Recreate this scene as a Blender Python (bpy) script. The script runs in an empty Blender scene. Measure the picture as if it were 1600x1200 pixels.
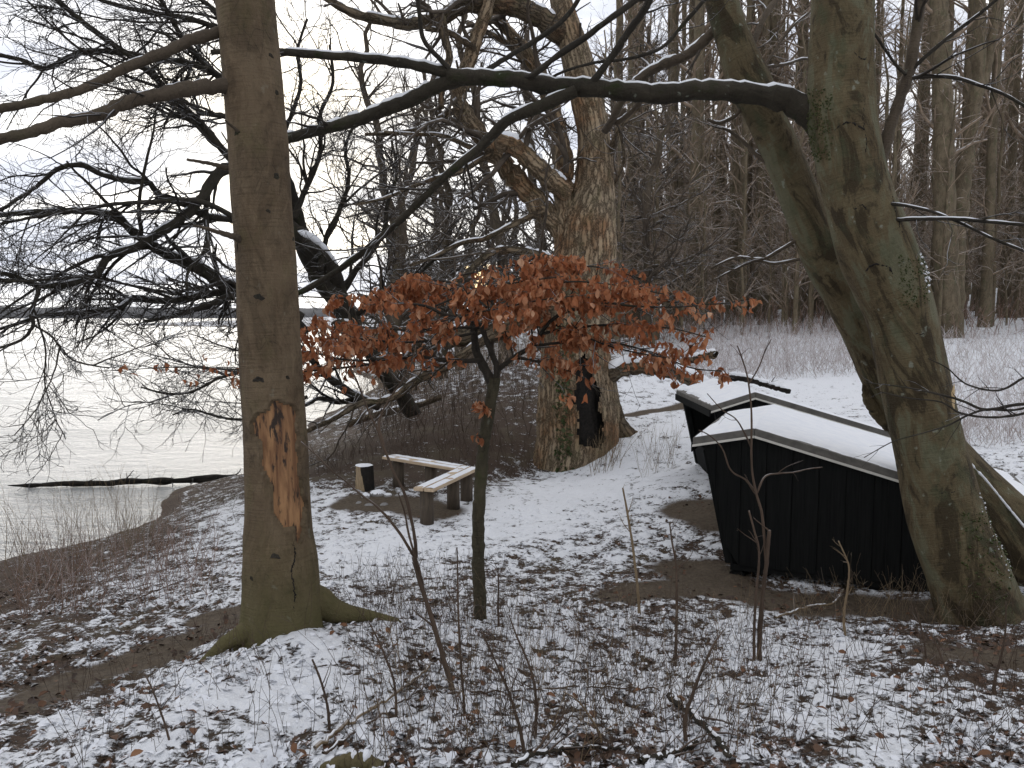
import bpy, bmesh, math, random
import numpy as np
from mathutils import Vector, Matrix, noise as mnoise

R = math.radians
rng = np.random.default_rng(7)
random.seed(7)
scene = bpy.context.scene
COL = scene.collection

# ------------------------------------------------------------------ camera
ZC, PITCH, F = 2.5, 4.8, 1250.0
cam_d = bpy.data.cameras.new('camera')
cam_d.sensor_width = 36.0
cam_d.lens = F / 1600.0 * 36.0
cam_d.clip_start, cam_d.clip_end = 0.05, 20000.0
cam = bpy.data.objects.new('camera', cam_d)
cam.location = (0, 0, ZC)
cam.rotation_euler = (R(90 - PITCH), 0, 0)
COL.objects.link(cam)
scene.camera = cam

# ------------------------------------------------------------------ sky, sun, exposure
SUN_EL, SUN_AZ = 13.0, -15.0          # azimuth from +Y, negative = left
sun_dir = Vector((math.sin(R(SUN_AZ)) * math.cos(R(SUN_EL)), math.cos(R(SUN_AZ)) * math.cos(R(SUN_EL)), math.sin(R(SUN_EL))))
scene.view_settings.view_transform = 'Standard'
scene.view_settings.look = 'None'
scene.view_settings.exposure = 0.56
scene.view_settings.gamma = 1.0
scene.view_settings.use_curve_mapping = False
world = bpy.data.worlds.new('World')
scene.world = world
world.use_nodes = True


class NT:
    """Small helper for node trees."""
    def __init__(self, tree):
        self.t = tree
        tree.nodes.clear()

    def n(self, typ, **kw):
        nd = self.t.nodes.new(typ)
        for k, v in kw.items():
            setattr(nd, k, v)
        return nd

    def put(self, sock, v):
        if v is None:
            return
        if isinstance(v, bpy.types.NodeSocket):
            self.t.links.new(v, sock)
        elif isinstance(v, (tuple, list)) and sock.type == 'RGBA' and len(v) == 3:
            sock.default_value = (*v, 1)
        else:
            sock.default_value = v

    def math(self, op, a, b=None, c=None, clamp=False):
        nd = self.n('ShaderNodeMath', operation=op, use_clamp=clamp)
        for i, v in enumerate((a, b, c)):
            self.put(nd.inputs[i], v)
        return nd.outputs[0]

    def mix(self, fac, a, b, blend='MIX'):
        nd = self.n('ShaderNodeMix', data_type='RGBA', blend_type=blend)
        self.put(nd.inputs[0], fac)
        self.put(nd.inputs[6], a)
        self.put(nd.inputs[7], b)
        return nd.outputs[2]

    def ramp(self, fac, lo, hi, a=0.0, b=1.0):
        nd = self.n('ShaderNodeMapRange', interpolation_type='SMOOTHSTEP')
        self.put(nd.inputs[0], fac)
        for i, v in enumerate((lo, hi, a, b)):
            self.put(nd.inputs[i + 1], v)
        return nd.outputs[0]

    def noise(self, vec, scale, detail=4, rough=0.55, dist=0.0, dim='3D'):
        nd = self.n('ShaderNodeTexNoise', noise_dimensions=dim)
        self.put(nd.inputs['Vector'], vec)
        nd.inputs['Scale'].default_value = scale
        nd.inputs['Detail'].default_value = detail
        nd.inputs['Roughness'].default_value = rough
        nd.inputs['Distortion'].default_value = dist
        return nd.outputs['Fac']

    def voronoi(self, vec, scale, feature='F1'):
        nd = self.n('ShaderNodeTexVoronoi', feature=feature)
        self.put(nd.inputs['Vector'], vec)
        nd.inputs['Scale'].default_value = scale
        return nd

    def scale(self, vec, s):
        nd = self.n('ShaderNodeMapping')
        self.put(nd.inputs[0], vec)
        nd.inputs['Scale'].default_value = s
        return nd.outputs[0]

    def bump(self, h, strength=0.5, dist=0.01, normal=None):
        nd = self.n('ShaderNodeBump')
        nd.inputs['Strength'].default_value = strength
        nd.inputs['Distance'].default_value = dist
        self.put(nd.inputs['Height'], h)
        self.put(nd.inputs['Normal'], normal)
        return nd.outputs[0]


w = NT(world.node_tree)
tc = w.n('ShaderNodeTexCoord')
sky = w.n('ShaderNodeTexSky', sky_type='NISHITA', sun_disc=False)
sky.sun_elevation = R(SUN_EL)
sky.sun_rotation = R(SUN_AZ)
sep = w.n('ShaderNodeSeparateXYZ')
w.put(sep.inputs[0], tc.outputs['Generated'])
zz = w.math('ADD', w.math('MAXIMUM', sep.outputs[2], 0.0), 0.16)
cx = w.math('DIVIDE', sep.outputs[0], zz)
cy = w.math('DIVIDE', sep.outputs[1], zz)
comb = w.n('ShaderNodeCombineXYZ')
w.put(comb.inputs[0], cx)
w.put(comb.inputs[1], cy)
n1 = w.noise(comb.outputs[0], 1.15, 7, 0.6, 0.4)
n2 = w.noise(w.scale(comb.outputs[0], (0.5, 1.6, 1)), 0.9, 5, 0.55, 0.2)
dot = w.n('ShaderNodeVectorMath', operation='DOT_PRODUCT')
w.put(dot.inputs[0], tc.outputs['Generated'])
dot.inputs[1].default_value = sun_dir
glow = w.math('POWER', w.math('MAXIMUM', dot.outputs['Value'], 0.0), 55.0)
thick = w.ramp(w.math('ADD', n2, w.math('MULTIPLY_ADD', w.noise(comb.outputs[0], 3.2, 6, .6, .3), .3, -.15)), 0.33, 0.58)                               # thick grey-blue cloud bands
ccol = w.mix(thick, (1.0, 0.99, 0.97), (0.47, 0.495, 0.565))
glow2 = w.math('POWER', w.math('MAXIMUM', dot.outputs['Value'], 0.0), 3.0)
lum = w.math('ADD', w.math('MULTIPLY_ADD', glow, 1.0, 0.92), w.math('MULTIPLY', glow2, 0.38))
warm = w.mix(glow, (1, 1, 1), (1.0, 0.90, 0.72))
ccol = w.mix(1.0, ccol, warm, 'MULTIPLY')
cover = w.ramp(n1, 0.24, 0.42)
bg1 = w.n('ShaderNodeBackground')
w.put(bg1.inputs[0], sky.outputs[0])
bg1.inputs[1].default_value = 0.10
bg2 = w.n('ShaderNodeBackground')
w.put(bg2.inputs[0], ccol)
w.put(bg2.inputs[1], lum)
mx = w.n('ShaderNodeMixShader')
w.put(mx.inputs[0], cover)
w.put(mx.inputs[1], bg1.outputs[0])
w.put(mx.inputs[2], bg2.outputs[0])
wo = w.n('ShaderNodeOutputWorld')
w.put(wo.inputs[0], mx.outputs[0])

sun_d = bpy.data.lights.new('sun', 'SUN')
sun_d.energy = 0.55
sun_d.angle = R(45)
sun_d.color = (1.0, 0.93, 0.82)
sun = bpy.data.objects.new('sun', sun_d)
sun.rotation_euler = (-sun_dir).to_track_quat('-Z', 'Y').to_euler()
COL.objects.link(sun)
scene.cycles.max_bounces = 6
scene.cycles.diffuse_bounces = 3
scene.cycles.volume_bounces = 0

# ------------------------------------------------------------------ pixel <-> place
CP, SP = math.cos(R(PITCH)), math.sin(R(PITCH))


def P(px, py, Y):
    """Place seen at photo pixel (px, py) at forward distance Y."""
    u, v = (px - 800.0) / F, (600.0 - py) / F
    s = Y / (CP + v * SP)
    return np.array((u * s, Y, ZC + s * (v * CP - SP)))


def project(V):
    d = V - np.array((0, 0, ZC))
    depth = d[..., 1] * CP - d[..., 2] * SP
    up = d[..., 1] * SP + d[..., 2] * CP
    return 800 + F * d[..., 0] / depth, 600 - F * up / depth


def in_poly(x, y, poly):
    poly = np.asarray(poly, float)
    c = np.zeros(x.shape, bool)
    j = len(poly) - 1
    for i in range(len(poly)):
        xi, yi, xj, yj = *poly[i], *poly[j]
        c ^= ((yi > y) != (yj > y)) & (x < (xj - xi) * (y - yi) / (yj - yi + 1e-9) + xi)
        j = i
    return c


def hash3(ix, iy, iz, seed):
    h = (ix.astype(np.int64) * 374761393 + iy.astype(np.int64) * 668265263 + iz.astype(np.int64) * 2147483647 + seed * 1274126177) & 0xffffffff
    h = ((h ^ (h >> 13)) * 1274126177) & 0xffffffff
    h = ((h ^ (h >> 16)) * 2246822519) & 0xffffffff
    return (h & 0xffffff) / float(0xffffff)


def vnoise(x, y, z=None, seed=0):
    if z is None:
        z = np.zeros_like(x)
    ix, iy, iz = np.floor(x), np.floor(y), np.floor(z)
    fx, fy, fz = x - ix, y - iy, z - iz
    fx, fy, fz = (f * f * (3 - 2 * f) for f in (fx, fy, fz))
    out = 0
    for a in (0, 1):
        for b in (0, 1):
            for c in (0, 1):
                wgt = (fx if a else 1 - fx) * (fy if b else 1 - fy) * (fz if c else 1 - fz)
                out = out + wgt * hash3(ix + a, iy + b, iz + c, seed)
    return out


def fbm(x, y, z=None, oct=4, seed=0, gain=0.5):
    s, a, t = 0, 1.0, 0
    for o in range(oct):
        k = 2.03 ** o
        s = s + a * vnoise(x * k + 13.7 * o, y * k + 7.1 * o, None if z is None else z * k, seed + o)
        t += a
        a *= gain
    return s / t


# ------------------------------------------------------------------ ground heights
GP = [P(*p) for p in (
    (800, 1200, 2.9), (0, 1200, 3.1), (1600, 1200, 2.9), (800, 1080, 4.0), (430, 985, 4.8), (750, 965, 5.8),
    (1500, 965, 6.0), (1160, 912, 7.3), (1400, 925, 7.0), (680, 803, 10.6), (568, 768, 12.2), (860, 728, 14.3), (965, 672, 14.9),
    (1060, 640, 17), (1085, 752, 11), (1090, 840, 8.8), (1200, 580, 22), (1560, 680, 12), (1590, 720, 9.5),
    (1480, 527, 30), (1300, 512, 34), (1100, 512, 34), (1560, 490, 45), (700, 690, 15), (750, 620, 19), (790, 575, 24),
    (650, 645, 19), (560, 685, 17), (500, 702, 18), (0, 960, 7.6), (0, 1100, 4.2), (0, 1030, 5.45), (250, 900, 8.3), (380, 850, 9.7),
    (250, 1060, 4.7), (1600, 1000, 4.9), (900, 800, 10.5), (470, 770, 12.5))]
WATER = -1.1
SHORE = [(-11.5, 2), (-10.2, 5), (-8.4, 9), (-7.5, 11.8), (-6.5, 13.6), (-6.9, 15.6), (-6.75, 17.2), (-6.0, 18), (-5.9, 20), (-6.2, 23), (-6.8, 32), (-7.2, 43), (-8.5, 70), (-10, 120)]
GP += [np.array((x, y, WATER)) for x, y in SHORE]
GP += [np.array((x - 3, y, WATER - .7)) for x, y in SHORE]
GP += [np.array(p) for p in (
    (0, 0, .9), (0, -6, 1.3), (9, -4, 1.6), (-9, -5, -.2), (-13, 10, -2.2), (-16, 25, -2.6), (-25, 10, -3), (-22, 60, -3), (-30, -20, -2), (0, -40, 3), (40, 0, 4), (40, -40, 4),
    (-40, 0, -4), (-60, 60, -5), (-60, 160, -5), (8, 4, .75), (12, 10, 1.1), (20, 25, 2.0), (35, 40, 3.4), (0, 60, 2.2), (20, 80, 4.5), (60, 90, 7), (0, 120, 4), (60, 200, 10), (0, 250, 6), (150, 150, 12), (-20, 200, -4), (200, 0, 10), (0, 400, 6), (250, 300, 14))]
GP = np.array(GP)
_d = np.sqrt(((GP[:, None, :2] - GP[None, :, :2]) ** 2).sum(-1) + 0.8)
_A = np.zeros((len(GP) + 1,) * 2)
_A[:-1, :-1] = _d - np.eye(len(GP)) * 0.02
_A[-1, :-1] = _A[:-1, -1] = 1
_W = np.linalg.solve(_A, np.append(GP[:, 2], 0))


def gz(x, y):
    x, y = np.atleast_1d(np.asarray(x, float)), np.atleast_1d(np.asarray(y, float))
    out = np.empty(x.shape)
    fx, fy, fo = x.ravel(), y.ravel(), out.ravel()
    for s in range(0, fx.size, 40000):
        a, b = fx[s:s + 40000, None], fy[s:s + 40000, None]
        fo[s:s + 40000] = np.sqrt((a - GP[:, 0]) ** 2 + (b - GP[:, 1]) ** 2 + 0.8) @ _W[:-1] + _W[-1]
    out = fo.reshape(x.shape)
    return out + (fbm(x * .9, y * .9, oct=3, seed=3) - .5) * .12


def gz1(x, y):
    return float(gz(x, y)[0])


def hit(px, py):
    """Where the sight line through a pixel meets the ground."""
    Ys = np.geomspace(1.5, 200, 1500)
    pts = np.array([P(px, py, Y) for Y in Ys])
    below = pts[:, 2] < gz(pts[:, 0], pts[:, 1])
    k = int(np.argmax(below)) if below.any() else len(Ys) - 1
    return pts[k]


def tag(o, label=None, cat=None, group=None, kind=None):
    for k, v in (('label', label), ('category', cat), ('group', group), ('kind', kind)):
        if v:
            o[k] = v
    return o


def thing(name, loc, label, cat, group=None, rz=0):
    o = bpy.data.objects.new(name, None)
    o.location = loc
    o.rotation_euler = (0, 0, rz)
    COL.objects.link(o)
    return tag(o, label, cat, group)


class MB:
    """Collects vertices and faces (world coordinates), builds ONE mesh object."""
    def __init__(self):
        self.v, self.f, self.n, self.a = [], [], 0, []

    def add(self, v, faces, attr=None):
        v = np.asarray(v, float).reshape(-1, 3)
        for f in (faces if isinstance(faces, list) else [faces]):
            self.f.append(np.asarray(f, np.int64) + self.n)
        self.v.append(v)
        self.n += len(v)
        self.a.append(np.zeros((len(v), 3)) if attr is None else np.asarray(attr, float).reshape(-1, 3))

    def mesh(self, name, mat, off=None, smooth=True, attr=None):
        me = bpy.data.meshes.new(name)
        v = np.concatenate(self.v)
        if off is not None:
            v = v - np.asarray(off)
        idx = np.concatenate([f.ravel() for f in self.f])
        tot = np.concatenate([np.full(len(f), f.shape[1]) for f in self.f])
        st = np.concatenate([[0], np.cumsum(tot)[:-1]])
        me.vertices.add(len(v))
        me.vertices.foreach_set('co', v.ravel().astype(np.float32))
        me.loops.add(len(idx))
        me.loops.foreach_set('vertex_index', idx.astype(np.int32))
        me.polygons.add(len(tot))
        me.polygons.foreach_set('loop_start', st.astype(np.int32))
        me.polygons.foreach_set('use_smooth', np.full(len(tot), smooth))
        me.update(calc_edges=True)
        me.validate()
        if attr:
            at = me.attributes.new(attr, 'FLOAT_VECTOR', 'POINT')
            at.data.foreach_set('vector', np.concatenate(self.a).ravel().astype(np.float32))
        me.materials.append(mat)
        return me

    def build(self, name, mat, parent=None, smooth=True, attr=None, off=None):
        if off is None and parent is not None:
            off = parent.location
        o = bpy.data.objects.new(name, self.mesh(name, mat, off, smooth, attr))
        if parent is not None:
            o.parent = parent
        COL.objects.link(o)
        return o


def norm(v):
    return v / (np.linalg.norm(v, axis=-1, keepdims=True) + 1e-12)


def tube_geo(Pn, Rn, s, cap=True):
    """Tubes along a batch of polylines Pn (N,K,3) with radii Rn (N,K)."""
    N, K, _ = Pn.shape
    T = norm(np.gradient(Pn, axis=1))
    ref = np.eye(3)[np.argmin(np.abs(T.mean(1)), axis=1)][:, None, :]
    A = norm(np.cross(T, ref))
    B = np.cross(T, A)
    th = np.linspace(0, 2 * np.pi, s, endpoint=False)
    c, sn = np.cos(th)[None, None, :, None], np.sin(th)[None, None, :, None]
    ring = A[:, :, None] * c + B[:, :, None] * sn
    V = Pn[:, :, None] + Rn[:, :, None, None] * ring
    L = np.concatenate([np.zeros((N, 1)), np.cumsum(np.linalg.norm(np.diff(Pn, axis=1), axis=-1), axis=1)], 1)
    at = np.stack([Rn[:, :, None] * np.cos(th), Rn[:, :, None] * np.sin(th), np.broadcast_to(L[:, :, None], (N, K, s)) + np.arange(N)[:, None, None] * 1.37], -1)
    i, j = np.meshgrid(np.arange(K - 1), np.arange(s), indexing='ij')
    q = np.stack([i * s + j, i * s + (j + 1) % s, (i + 1) * s + (j + 1) % s, (i + 1) * s + j], -1).reshape(-1, 4)
    Q = (q[None] + (np.arange(N) * K * s)[:, None, None]).reshape(-1, 4)
    faces = [Q]
    if cap:
        e = np.arange(s)[None, :]
        faces.append((np.arange(N) * K * s)[:, None] + (K - 1) * s + e)
    return V.reshape(-1, 3), faces, at.reshape(-1, 3)


def catmull(pts, K):
    pts = np.asarray(pts, float)
    if len(pts) == 2:
        pts = np.stack([pts[0], pts.mean(0), pts[1]])
    p = np.vstack([2 * pts[0] - pts[1], pts, 2 * pts[-1] - pts[-2]])
    out = []
    for i in range(len(pts) - 1):
        t = np.linspace(0, 1, 24, endpoint=False)[:, None]
        a, b, c, d = p[i:i + 4]
        out.append(.5 * (2 * b + (c - a) * t + (2 * a - 5 * b + 4 * c - d) * t ** 2 + (3 * b - a - 3 * c + d) * t ** 3))
    out = np.vstack(out + [pts[-1:]])
    s = np.concatenate([[0], np.cumsum(np.linalg.norm(np.diff(out[:, :3], axis=0), axis=1))])
    u = np.linspace(0, s[-1], K)
    return np.stack([np.interp(u, s, out[:, k]) for k in range(out.shape[1])], 1)


def line(pts, Y0, Y1, w0, w1, K=24, jit=0.0):
    """A limb traced through pixels at distances Y0..Y1 and pixel widths w0..w1 -> (K,3) points, (K,) radii."""
    n = len(pts)
    W = []
    for i, p in enumerate(pts):
        t = i / (n - 1)
        Y = Y0 + (Y1 - Y0) * t
        W.append(np.append(P(p[0], p[1], Y), (w0 + (w1 - w0) * t) * .5 * Y / F))
    c = catmull(W, K)
    pos, rad = c[:, :3], np.maximum(c[:, 3], .002)
    if jit:
        g = rng.normal(0, jit, (K, 3))
        g[0] = g[-1] = 0
        pos = pos + g * rad[:, None]
        rad = rad * (1 + rng.normal(0, .06, K))
    return pos, rad


def pack(lines):
    return np.stack([l[0] for l in lines]), np.stack([l[1] for l in lines])


def spawn(Pn, Rn, dens=None, n=None, tr=(.15, 1), ang=(30, 60), L=(.3, .6), K=6, wander=.15, grav=0.0, flat=0.0, rs=.5, rmin=.002, tip=.35, frac=False, kink=0.0, bias=None):
    """Side shoots of a batch of branches; returns the same kind of batch."""
    N, Kp, _ = Pn.shape
    ln = np.linalg.norm(np.diff(Pn, axis=1), axis=-1).sum(1)
    cnt = np.full(N, n) if n else np.maximum(1, np.round(ln * dens * rng.uniform(.7, 1.3, N))).astype(int)
    idx = np.repeat(np.arange(N), cnt)
    M = len(idx)
    t = rng.uniform(tr[0], tr[1], M)
    k = np.minimum((t * (Kp - 1)).astype(int), Kp - 2)
    f = (t * (Kp - 1) - k)[:, None]
    pos = Pn[idx, k] * (1 - f) + Pn[idx, k + 1] * f
    r = Rn[idx, k] * (1 - f[:, 0]) + Rn[idx, k + 1] * f[:, 0]
    T = norm(Pn[idx, k + 1] - Pn[idx, k])
    q = rng.normal(0, 1, (M, 3))
    q[:, 2] *= (1 - flat)
    if bias is not None:
        q = q + np.asarray(bias)
    q = norm(q - (q * T).sum(1, keepdims=True) * T)
    a = np.radians(rng.uniform(*ang, M))[:, None]
    d = norm(np.cos(a) * T + np.sin(a) * q)
    length = rng.uniform(*L, M) * (1 - .45 * t)
    if frac:
        length = length * ln[idx]
    r0 = np.maximum(np.minimum(r * rs, r * .85), rmin)
    pts = [pos]
    step = (length / (K - 1))[:, None]
    for i in range(K - 1):
        w_ = wander * (1 if not kink else (kink if i % 2 else 1))
        d = d + rng.normal(0, w_, (M, 3))
        d[:, 2] += grav * (i + 1) / K
        d = norm(d)
        pos = pos + d * step
        pts.append(pos)
    rr = np.maximum(r0[:, None] * np.linspace(1, tip, K)[None], rmin * .6)
    return np.stack(pts, 1), rr


def below_ok(b, lo):
    """Drop shoots that dip under a height."""
    m = (b[0][:, :, 2] > lo).all(1)
    return b[0][m], b[1][m]


def above_ground(b):
    x, y = b[0][..., 0], b[0][..., 1]
    m = (b[0][..., 2] > gz(x, y) + .05).all(1)
    return b[0][m], b[1][m]


# ------------------------------------------------------------------ materials
def material(name):
    m = bpy.data.materials.new(name)
    m.use_nodes = True
    t = NT(m.node_tree)
    out = t.n('ShaderNodeOutputMaterial')
    b = t.n('ShaderNodeBsdfPrincipled')
    t.put(out.inputs[0], b.outputs[0])
    return m, t, b


def upness(t):
    g = t.n('ShaderNodeNewGeometry')
    s = t.n('ShaderNodeSeparateXYZ')
    t.put(s.inputs[0], g.outputs['Normal'])
    return s.outputs[2], g


SNOWC = (0.83, 0.85, 0.89)


def bark_material(name, c1, c2, moss=(.055, .06, .022), mossamt=.5, kind='beech', lichen=.3, snow=0.0, low_moss=0.0, patch=.35):
    m, t, b = material(name)
    at = t.n('ShaderNodeAttribute', attribute_name='bark')
    v = at.outputs['Vector']
    up, geo = upness(t)
    if kind == 'beech':
        big = t.noise(t.scale(v, (7, 7, 3.2)), 1, 9, .68, .5)
        rings = t.noise(t.scale(v, (5, 5, 75)), 1, 4, .6)
        fine = t.noise(t.scale(v, (60, 60, 45)), 1, 5, .65)
        col = t.mix(t.ramp(big, .3, .7), c1, c2)
        col = t.mix(t.math('MULTIPLY', t.ramp(rings, .52, .75), .45), col, tuple(x * .5 for x in c1))
        col = t.mix(t.math('MULTIPLY', t.ramp(fine, .5, .75), .5), col, tuple(x * .45 for x in c2))
        blot = t.noise(t.scale(v, (11, 11, 5)), 1, 7, .7, .8)
        col = t.mix(t.math('MULTIPLY', t.ramp(blot, .54, .68), .55), col, tuple(x * .42 for x in c1))
        col = t.mix(t.math('MULTIPLY', t.ramp(blot, .44, .34), .35), col, tuple(min(1, x * 1.45) for x in c2))
        pat = t.noise(t.scale(v, (3.4, 3.4, 1.5)), 1, 9, .68, 1.0)
        col = t.mix(t.math('MULTIPLY', t.ramp(pat, .50, .57), patch), col, tuple(x * .38 for x in c1))
        col = t.mix(t.math('MULTIPLY', t.ramp(pat, .48, .40), patch * .8), col, (.145, .145, .092) if patch > .5 else tuple(x * 1.3 for x in c2))
        crk = t.voronoi(t.scale(v, (16, 16, 9)), 1.0, 'DISTANCE_TO_EDGE').outputs['Distance']
        crk = t.math('MULTIPLY', t.ramp(crk, .035, .0), t.ramp(pat, .45, .6))
        col = t.mix(t.math('MULTIPLY', crk, .55), col, tuple(x * .25 for x in c1))
        h = t.math('ADD', t.math('MULTIPLY', rings, .8), t.math('ADD', t.math('MULTIPLY', fine, .8), t.math('MULTIPLY', big, 1.5)))
        bs, bd = .7, .02
    else:
        w0 = t.n('ShaderNodeTexNoise')
        t.put(w0.inputs['Vector'], t.scale(v, (8, 8, 4)))
        w0.inputs['Detail'].default_value = 4
        dv = t.n('ShaderNodeVectorMath', operation='MULTIPLY_ADD')
        t.put(dv.inputs[0], w0.outputs['Color'])
        dv.inputs[1].default_value = (1.1, 1.1, 1.1)
        t.put(dv.inputs[2], t.scale(v, (13, 13, 2.4)))
        plate = t.voronoi(dv.outputs[0], 1.0)
        edge = t.voronoi(dv.outputs[0], 1.0, 'DISTANCE_TO_EDGE').outputs['Distance']
        fib = t.noise(t.scale(v, (70, 70, 6)), 1, 7, .7, .3)
        big = t.noise(v, 1.1, 5, .6)
        sx = t.n('ShaderNodeSeparateXYZ')
        t.put(sx.inputs[0], plate.outputs['Color'])
        col = t.mix(sx.outputs[0], c1, c2)
        col = t.mix(t.math('MULTIPLY', t.ramp(big, .44, .58), .7), col, tuple(x * f for x, f in zip(c2, (.80, .86, .92))))
        col = t.mix(t.math('MULTIPLY', t.ramp(big, .46, .36), .6), col, tuple(x * f for x, f in zip(c1, (1.15, .82, .62))))
        col = t.mix(t.math('MULTIPLY', t.ramp(fib, .48, .7), .55), col, tuple(x * .45 for x in c1))
        ck = t.ramp(t.math('MULTIPLY_ADD', fib, -.12, edge), .05, -.03)
        col = t.mix(t.math('MULTIPLY', ck, .75), col, tuple(x * .25 for x in c1))
        h = t.math('ADD', t.math('MULTIPLY', t.ramp(edge, 0, .22), .9), t.math('ADD', t.math('MULTIPLY', fib, .5), t.math('MULTIPLY', sx.outputs[0], .45)))
        bs, bd = .9, .05
    mn = t.noise(t.scale(v, (6, 6, 3)), 1, 6, .65)
    mk = t.math('MULTIPLY', t.ramp(mn, .5, .68), mossamt)
    if low_moss:
        z = t.n('ShaderNodeSeparateXYZ')
        t.put(z.inputs[0], geo.outputs['Position'])
        mk = t.math('ADD', mk, t.math('MULTIPLY', t.ramp(t.math('MULTIPLY_ADD', mn, 1.2, z.outputs[2]), low_moss + 1.1, low_moss + .1), .75), clamp=True)
    col = t.mix(mk, col, moss)
    ln = t.noise(t.scale(v, (14, 14, 11)), 1, 3, .5)
    col = t.mix(t.math('MULTIPLY', t.ramp(ln, .66, .74), lichen), col, (.30, .33, .27))
    if snow:
        sn = t.noise(geo.outputs['Position'], 22, 4, .6)
        col = t.mix(t.ramp(t.math('MULTIPLY_ADD', sn, .9, up), 1.05, 1.25), col, SNOWC)
    t.put(b.inputs['Base Color'], col)
    b.inputs['Roughness'].default_value = .85
    b.inputs['Specular IOR Level'].default_value = .25
    t.put(b.inputs['Normal'], t.bump(h, bs, bd))
    return m


def twig_material(name, c, snow=.6, thr=.35, c2=None):
    m, t, b = material(name)
    up, geo = upness(t)
    n = t.noise(geo.outputs['Position'], 3.0, 3, .6)
    col = t.mix(t.ramp(n, .35, .65), c, c2 or tuple(x * 1.7 for x in c))
    if snow:
        k = t.math('MULTIPLY', t.ramp(up, thr, thr + .3), snow)
        k = t.math('MULTIPLY', k, t.ramp(t.noise(geo.outputs['Position'], 6, 3, .6), .38, .55))
        col = t.mix(k, col, SNOWC)
    t.put(b.inputs['Base Color'], col)
    b.inputs['Roughness'].default_value = .8
    b.inputs['Specular IOR Level'].default_value = .2
    return m


def snow_material():
    m, t, b = material('snow')
    _, geo = upness(t)
    n = t.noise(geo.outputs['Position'], 60, 4, .6)
    n2 = t.noise(geo.outputs['Position'], 9, 4, .6)
    t.put(b.inputs['Base Color'], t.mix(t.ramp(n2, .3, .7), (.80, .82, .86), (.87, .88, .90)))
    b.inputs['Roughness'].default_value = .75
    t.put(b.inputs['Normal'], t.bump(t.math('ADD', n, t.math('MULTIPLY', n2, 2)), .35, .01))
    return m


def plain(name, c1, c2, scale=(8, 8, 8), rough=.7, bumpd=.004, spec=.3, coord='Object'):
    m, t, b = material(name)
    co = t.n('ShaderNodeTexCoord')
    v = t.scale(co.outputs[coord], scale)
    n = t.noise(v, 1, 6, .62, .3)
    t.put(b.inputs['Base Color'], t.mix(t.ramp(n, .3, .7), c1, c2))
    b.inputs['Roughness'].default_value = rough
    b.inputs['Specular IOR Level'].default_value = spec
    t.put(b.inputs['Normal'], t.bump(n, .6, bumpd))
    return m


def snow_share(t, pos, cov_, mud_, cl):
    n1 = t.noise(pos, 26, 7, .72, .3)
    n2 = t.noise(pos, 3.1, 4, .6)
    n3 = t.noise(pos, 48, 4, .6)
    f = t.math('ADD', t.math('MULTIPLY', n1, .54), t.math('ADD', t.math('MULTIPLY', n2, .20), t.math('MULTIPLY', cl, .26)))
    th = t.math('SUBTRACT', .69, t.math('MULTIPLY', cov_, .37))
    k = t.ramp(t.math('SUBTRACT', f, th), -.022, .03)
    mud = t.ramp(t.math('MULTIPLY_ADD', n1, .5, mud_), .62, .92)
    return t.math('MULTIPLY', k, t.math('SUBTRACT', 1.0, mud)), mud, n1, n3


def leaf_material(name, cols, transl=.25, snowed=False):
    m, t, b = material(name)
    at = t.n('ShaderNodeAttribute', attribute_name='tone')
    oi = t.n('ShaderNodeObjectInfo')
    s = t.n('ShaderNodeSeparateXYZ')
    t.put(s.inputs[0], at.outputs['Vector'])
    k = t.math('FRACT', t.math('ADD', s.outputs[0], oi.outputs['Random']))
    r = t.n('ShaderNodeValToRGB')
    e = r.color_ramp.elements
    e[0].color = (*cols[0], 1)
    e[1].color = (*cols[-1], 1)
    for i, c in enumerate(cols[1:-1]):
        e.new((i + 1) / (len(cols) - 1)).color = (*c, 1)
    t.put(r.inputs[0], k)
    if snowed:
        geo = t.n('ShaderNodeNewGeometry')
        sk = snow_share(t, geo.outputs['Position'], s.outputs[1], 0.0, s.outputs[2])[0]
        t.put(b.inputs['Base Color'], t.mix(t.math('MULTIPLY', sk, .93), r.outputs[0], SNOWC))
    if not snowed:
        t.put(b.inputs['Base Color'], r.outputs[0])
    b.inputs['Roughness'].default_value = .6
    b.inputs['Specular IOR Level'].default_value = .25
    if transl:
        tr = t.n('ShaderNodeBsdfTranslucent')
        t.put(tr.inputs[0], r.outputs[0])
        ms = t.n('ShaderNodeMixShader')
        ms.inputs[0].default_value = transl
        t.put(ms.inputs[1], b.outputs[0])
        t.put(ms.inputs[2], tr.outputs[0])
        t.put(t.t.nodes['Material Output'].inputs[0], ms.outputs[0])
    return m


M_snow = snow_material()
M_beech = bark_material('beech_bark', (.115, .080, .048), (.16, .118, .074), moss=(.10, .095, .035), mossamt=.25, low_moss=.9, lichen=.18)
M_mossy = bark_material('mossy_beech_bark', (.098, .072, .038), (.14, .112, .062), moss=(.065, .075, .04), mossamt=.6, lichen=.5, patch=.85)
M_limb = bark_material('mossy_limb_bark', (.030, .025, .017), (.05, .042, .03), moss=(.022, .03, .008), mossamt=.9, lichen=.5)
M_brown = bark_material('brown_limb_bark', (.075, .058, .042), (.11, .085, .06), moss=(.08, .075, .035), mossamt=.4, lichen=.3)
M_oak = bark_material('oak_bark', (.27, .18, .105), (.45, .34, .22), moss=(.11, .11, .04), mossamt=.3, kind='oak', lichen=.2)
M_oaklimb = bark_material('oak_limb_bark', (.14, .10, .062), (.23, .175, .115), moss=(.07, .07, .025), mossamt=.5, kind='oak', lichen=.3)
M_dark = bark_material('dark_branch_bark', (.032, .027, .021), (.05, .043, .033), moss=(.04, .043, .016), mossamt=.5, lichen=.2)
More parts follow.
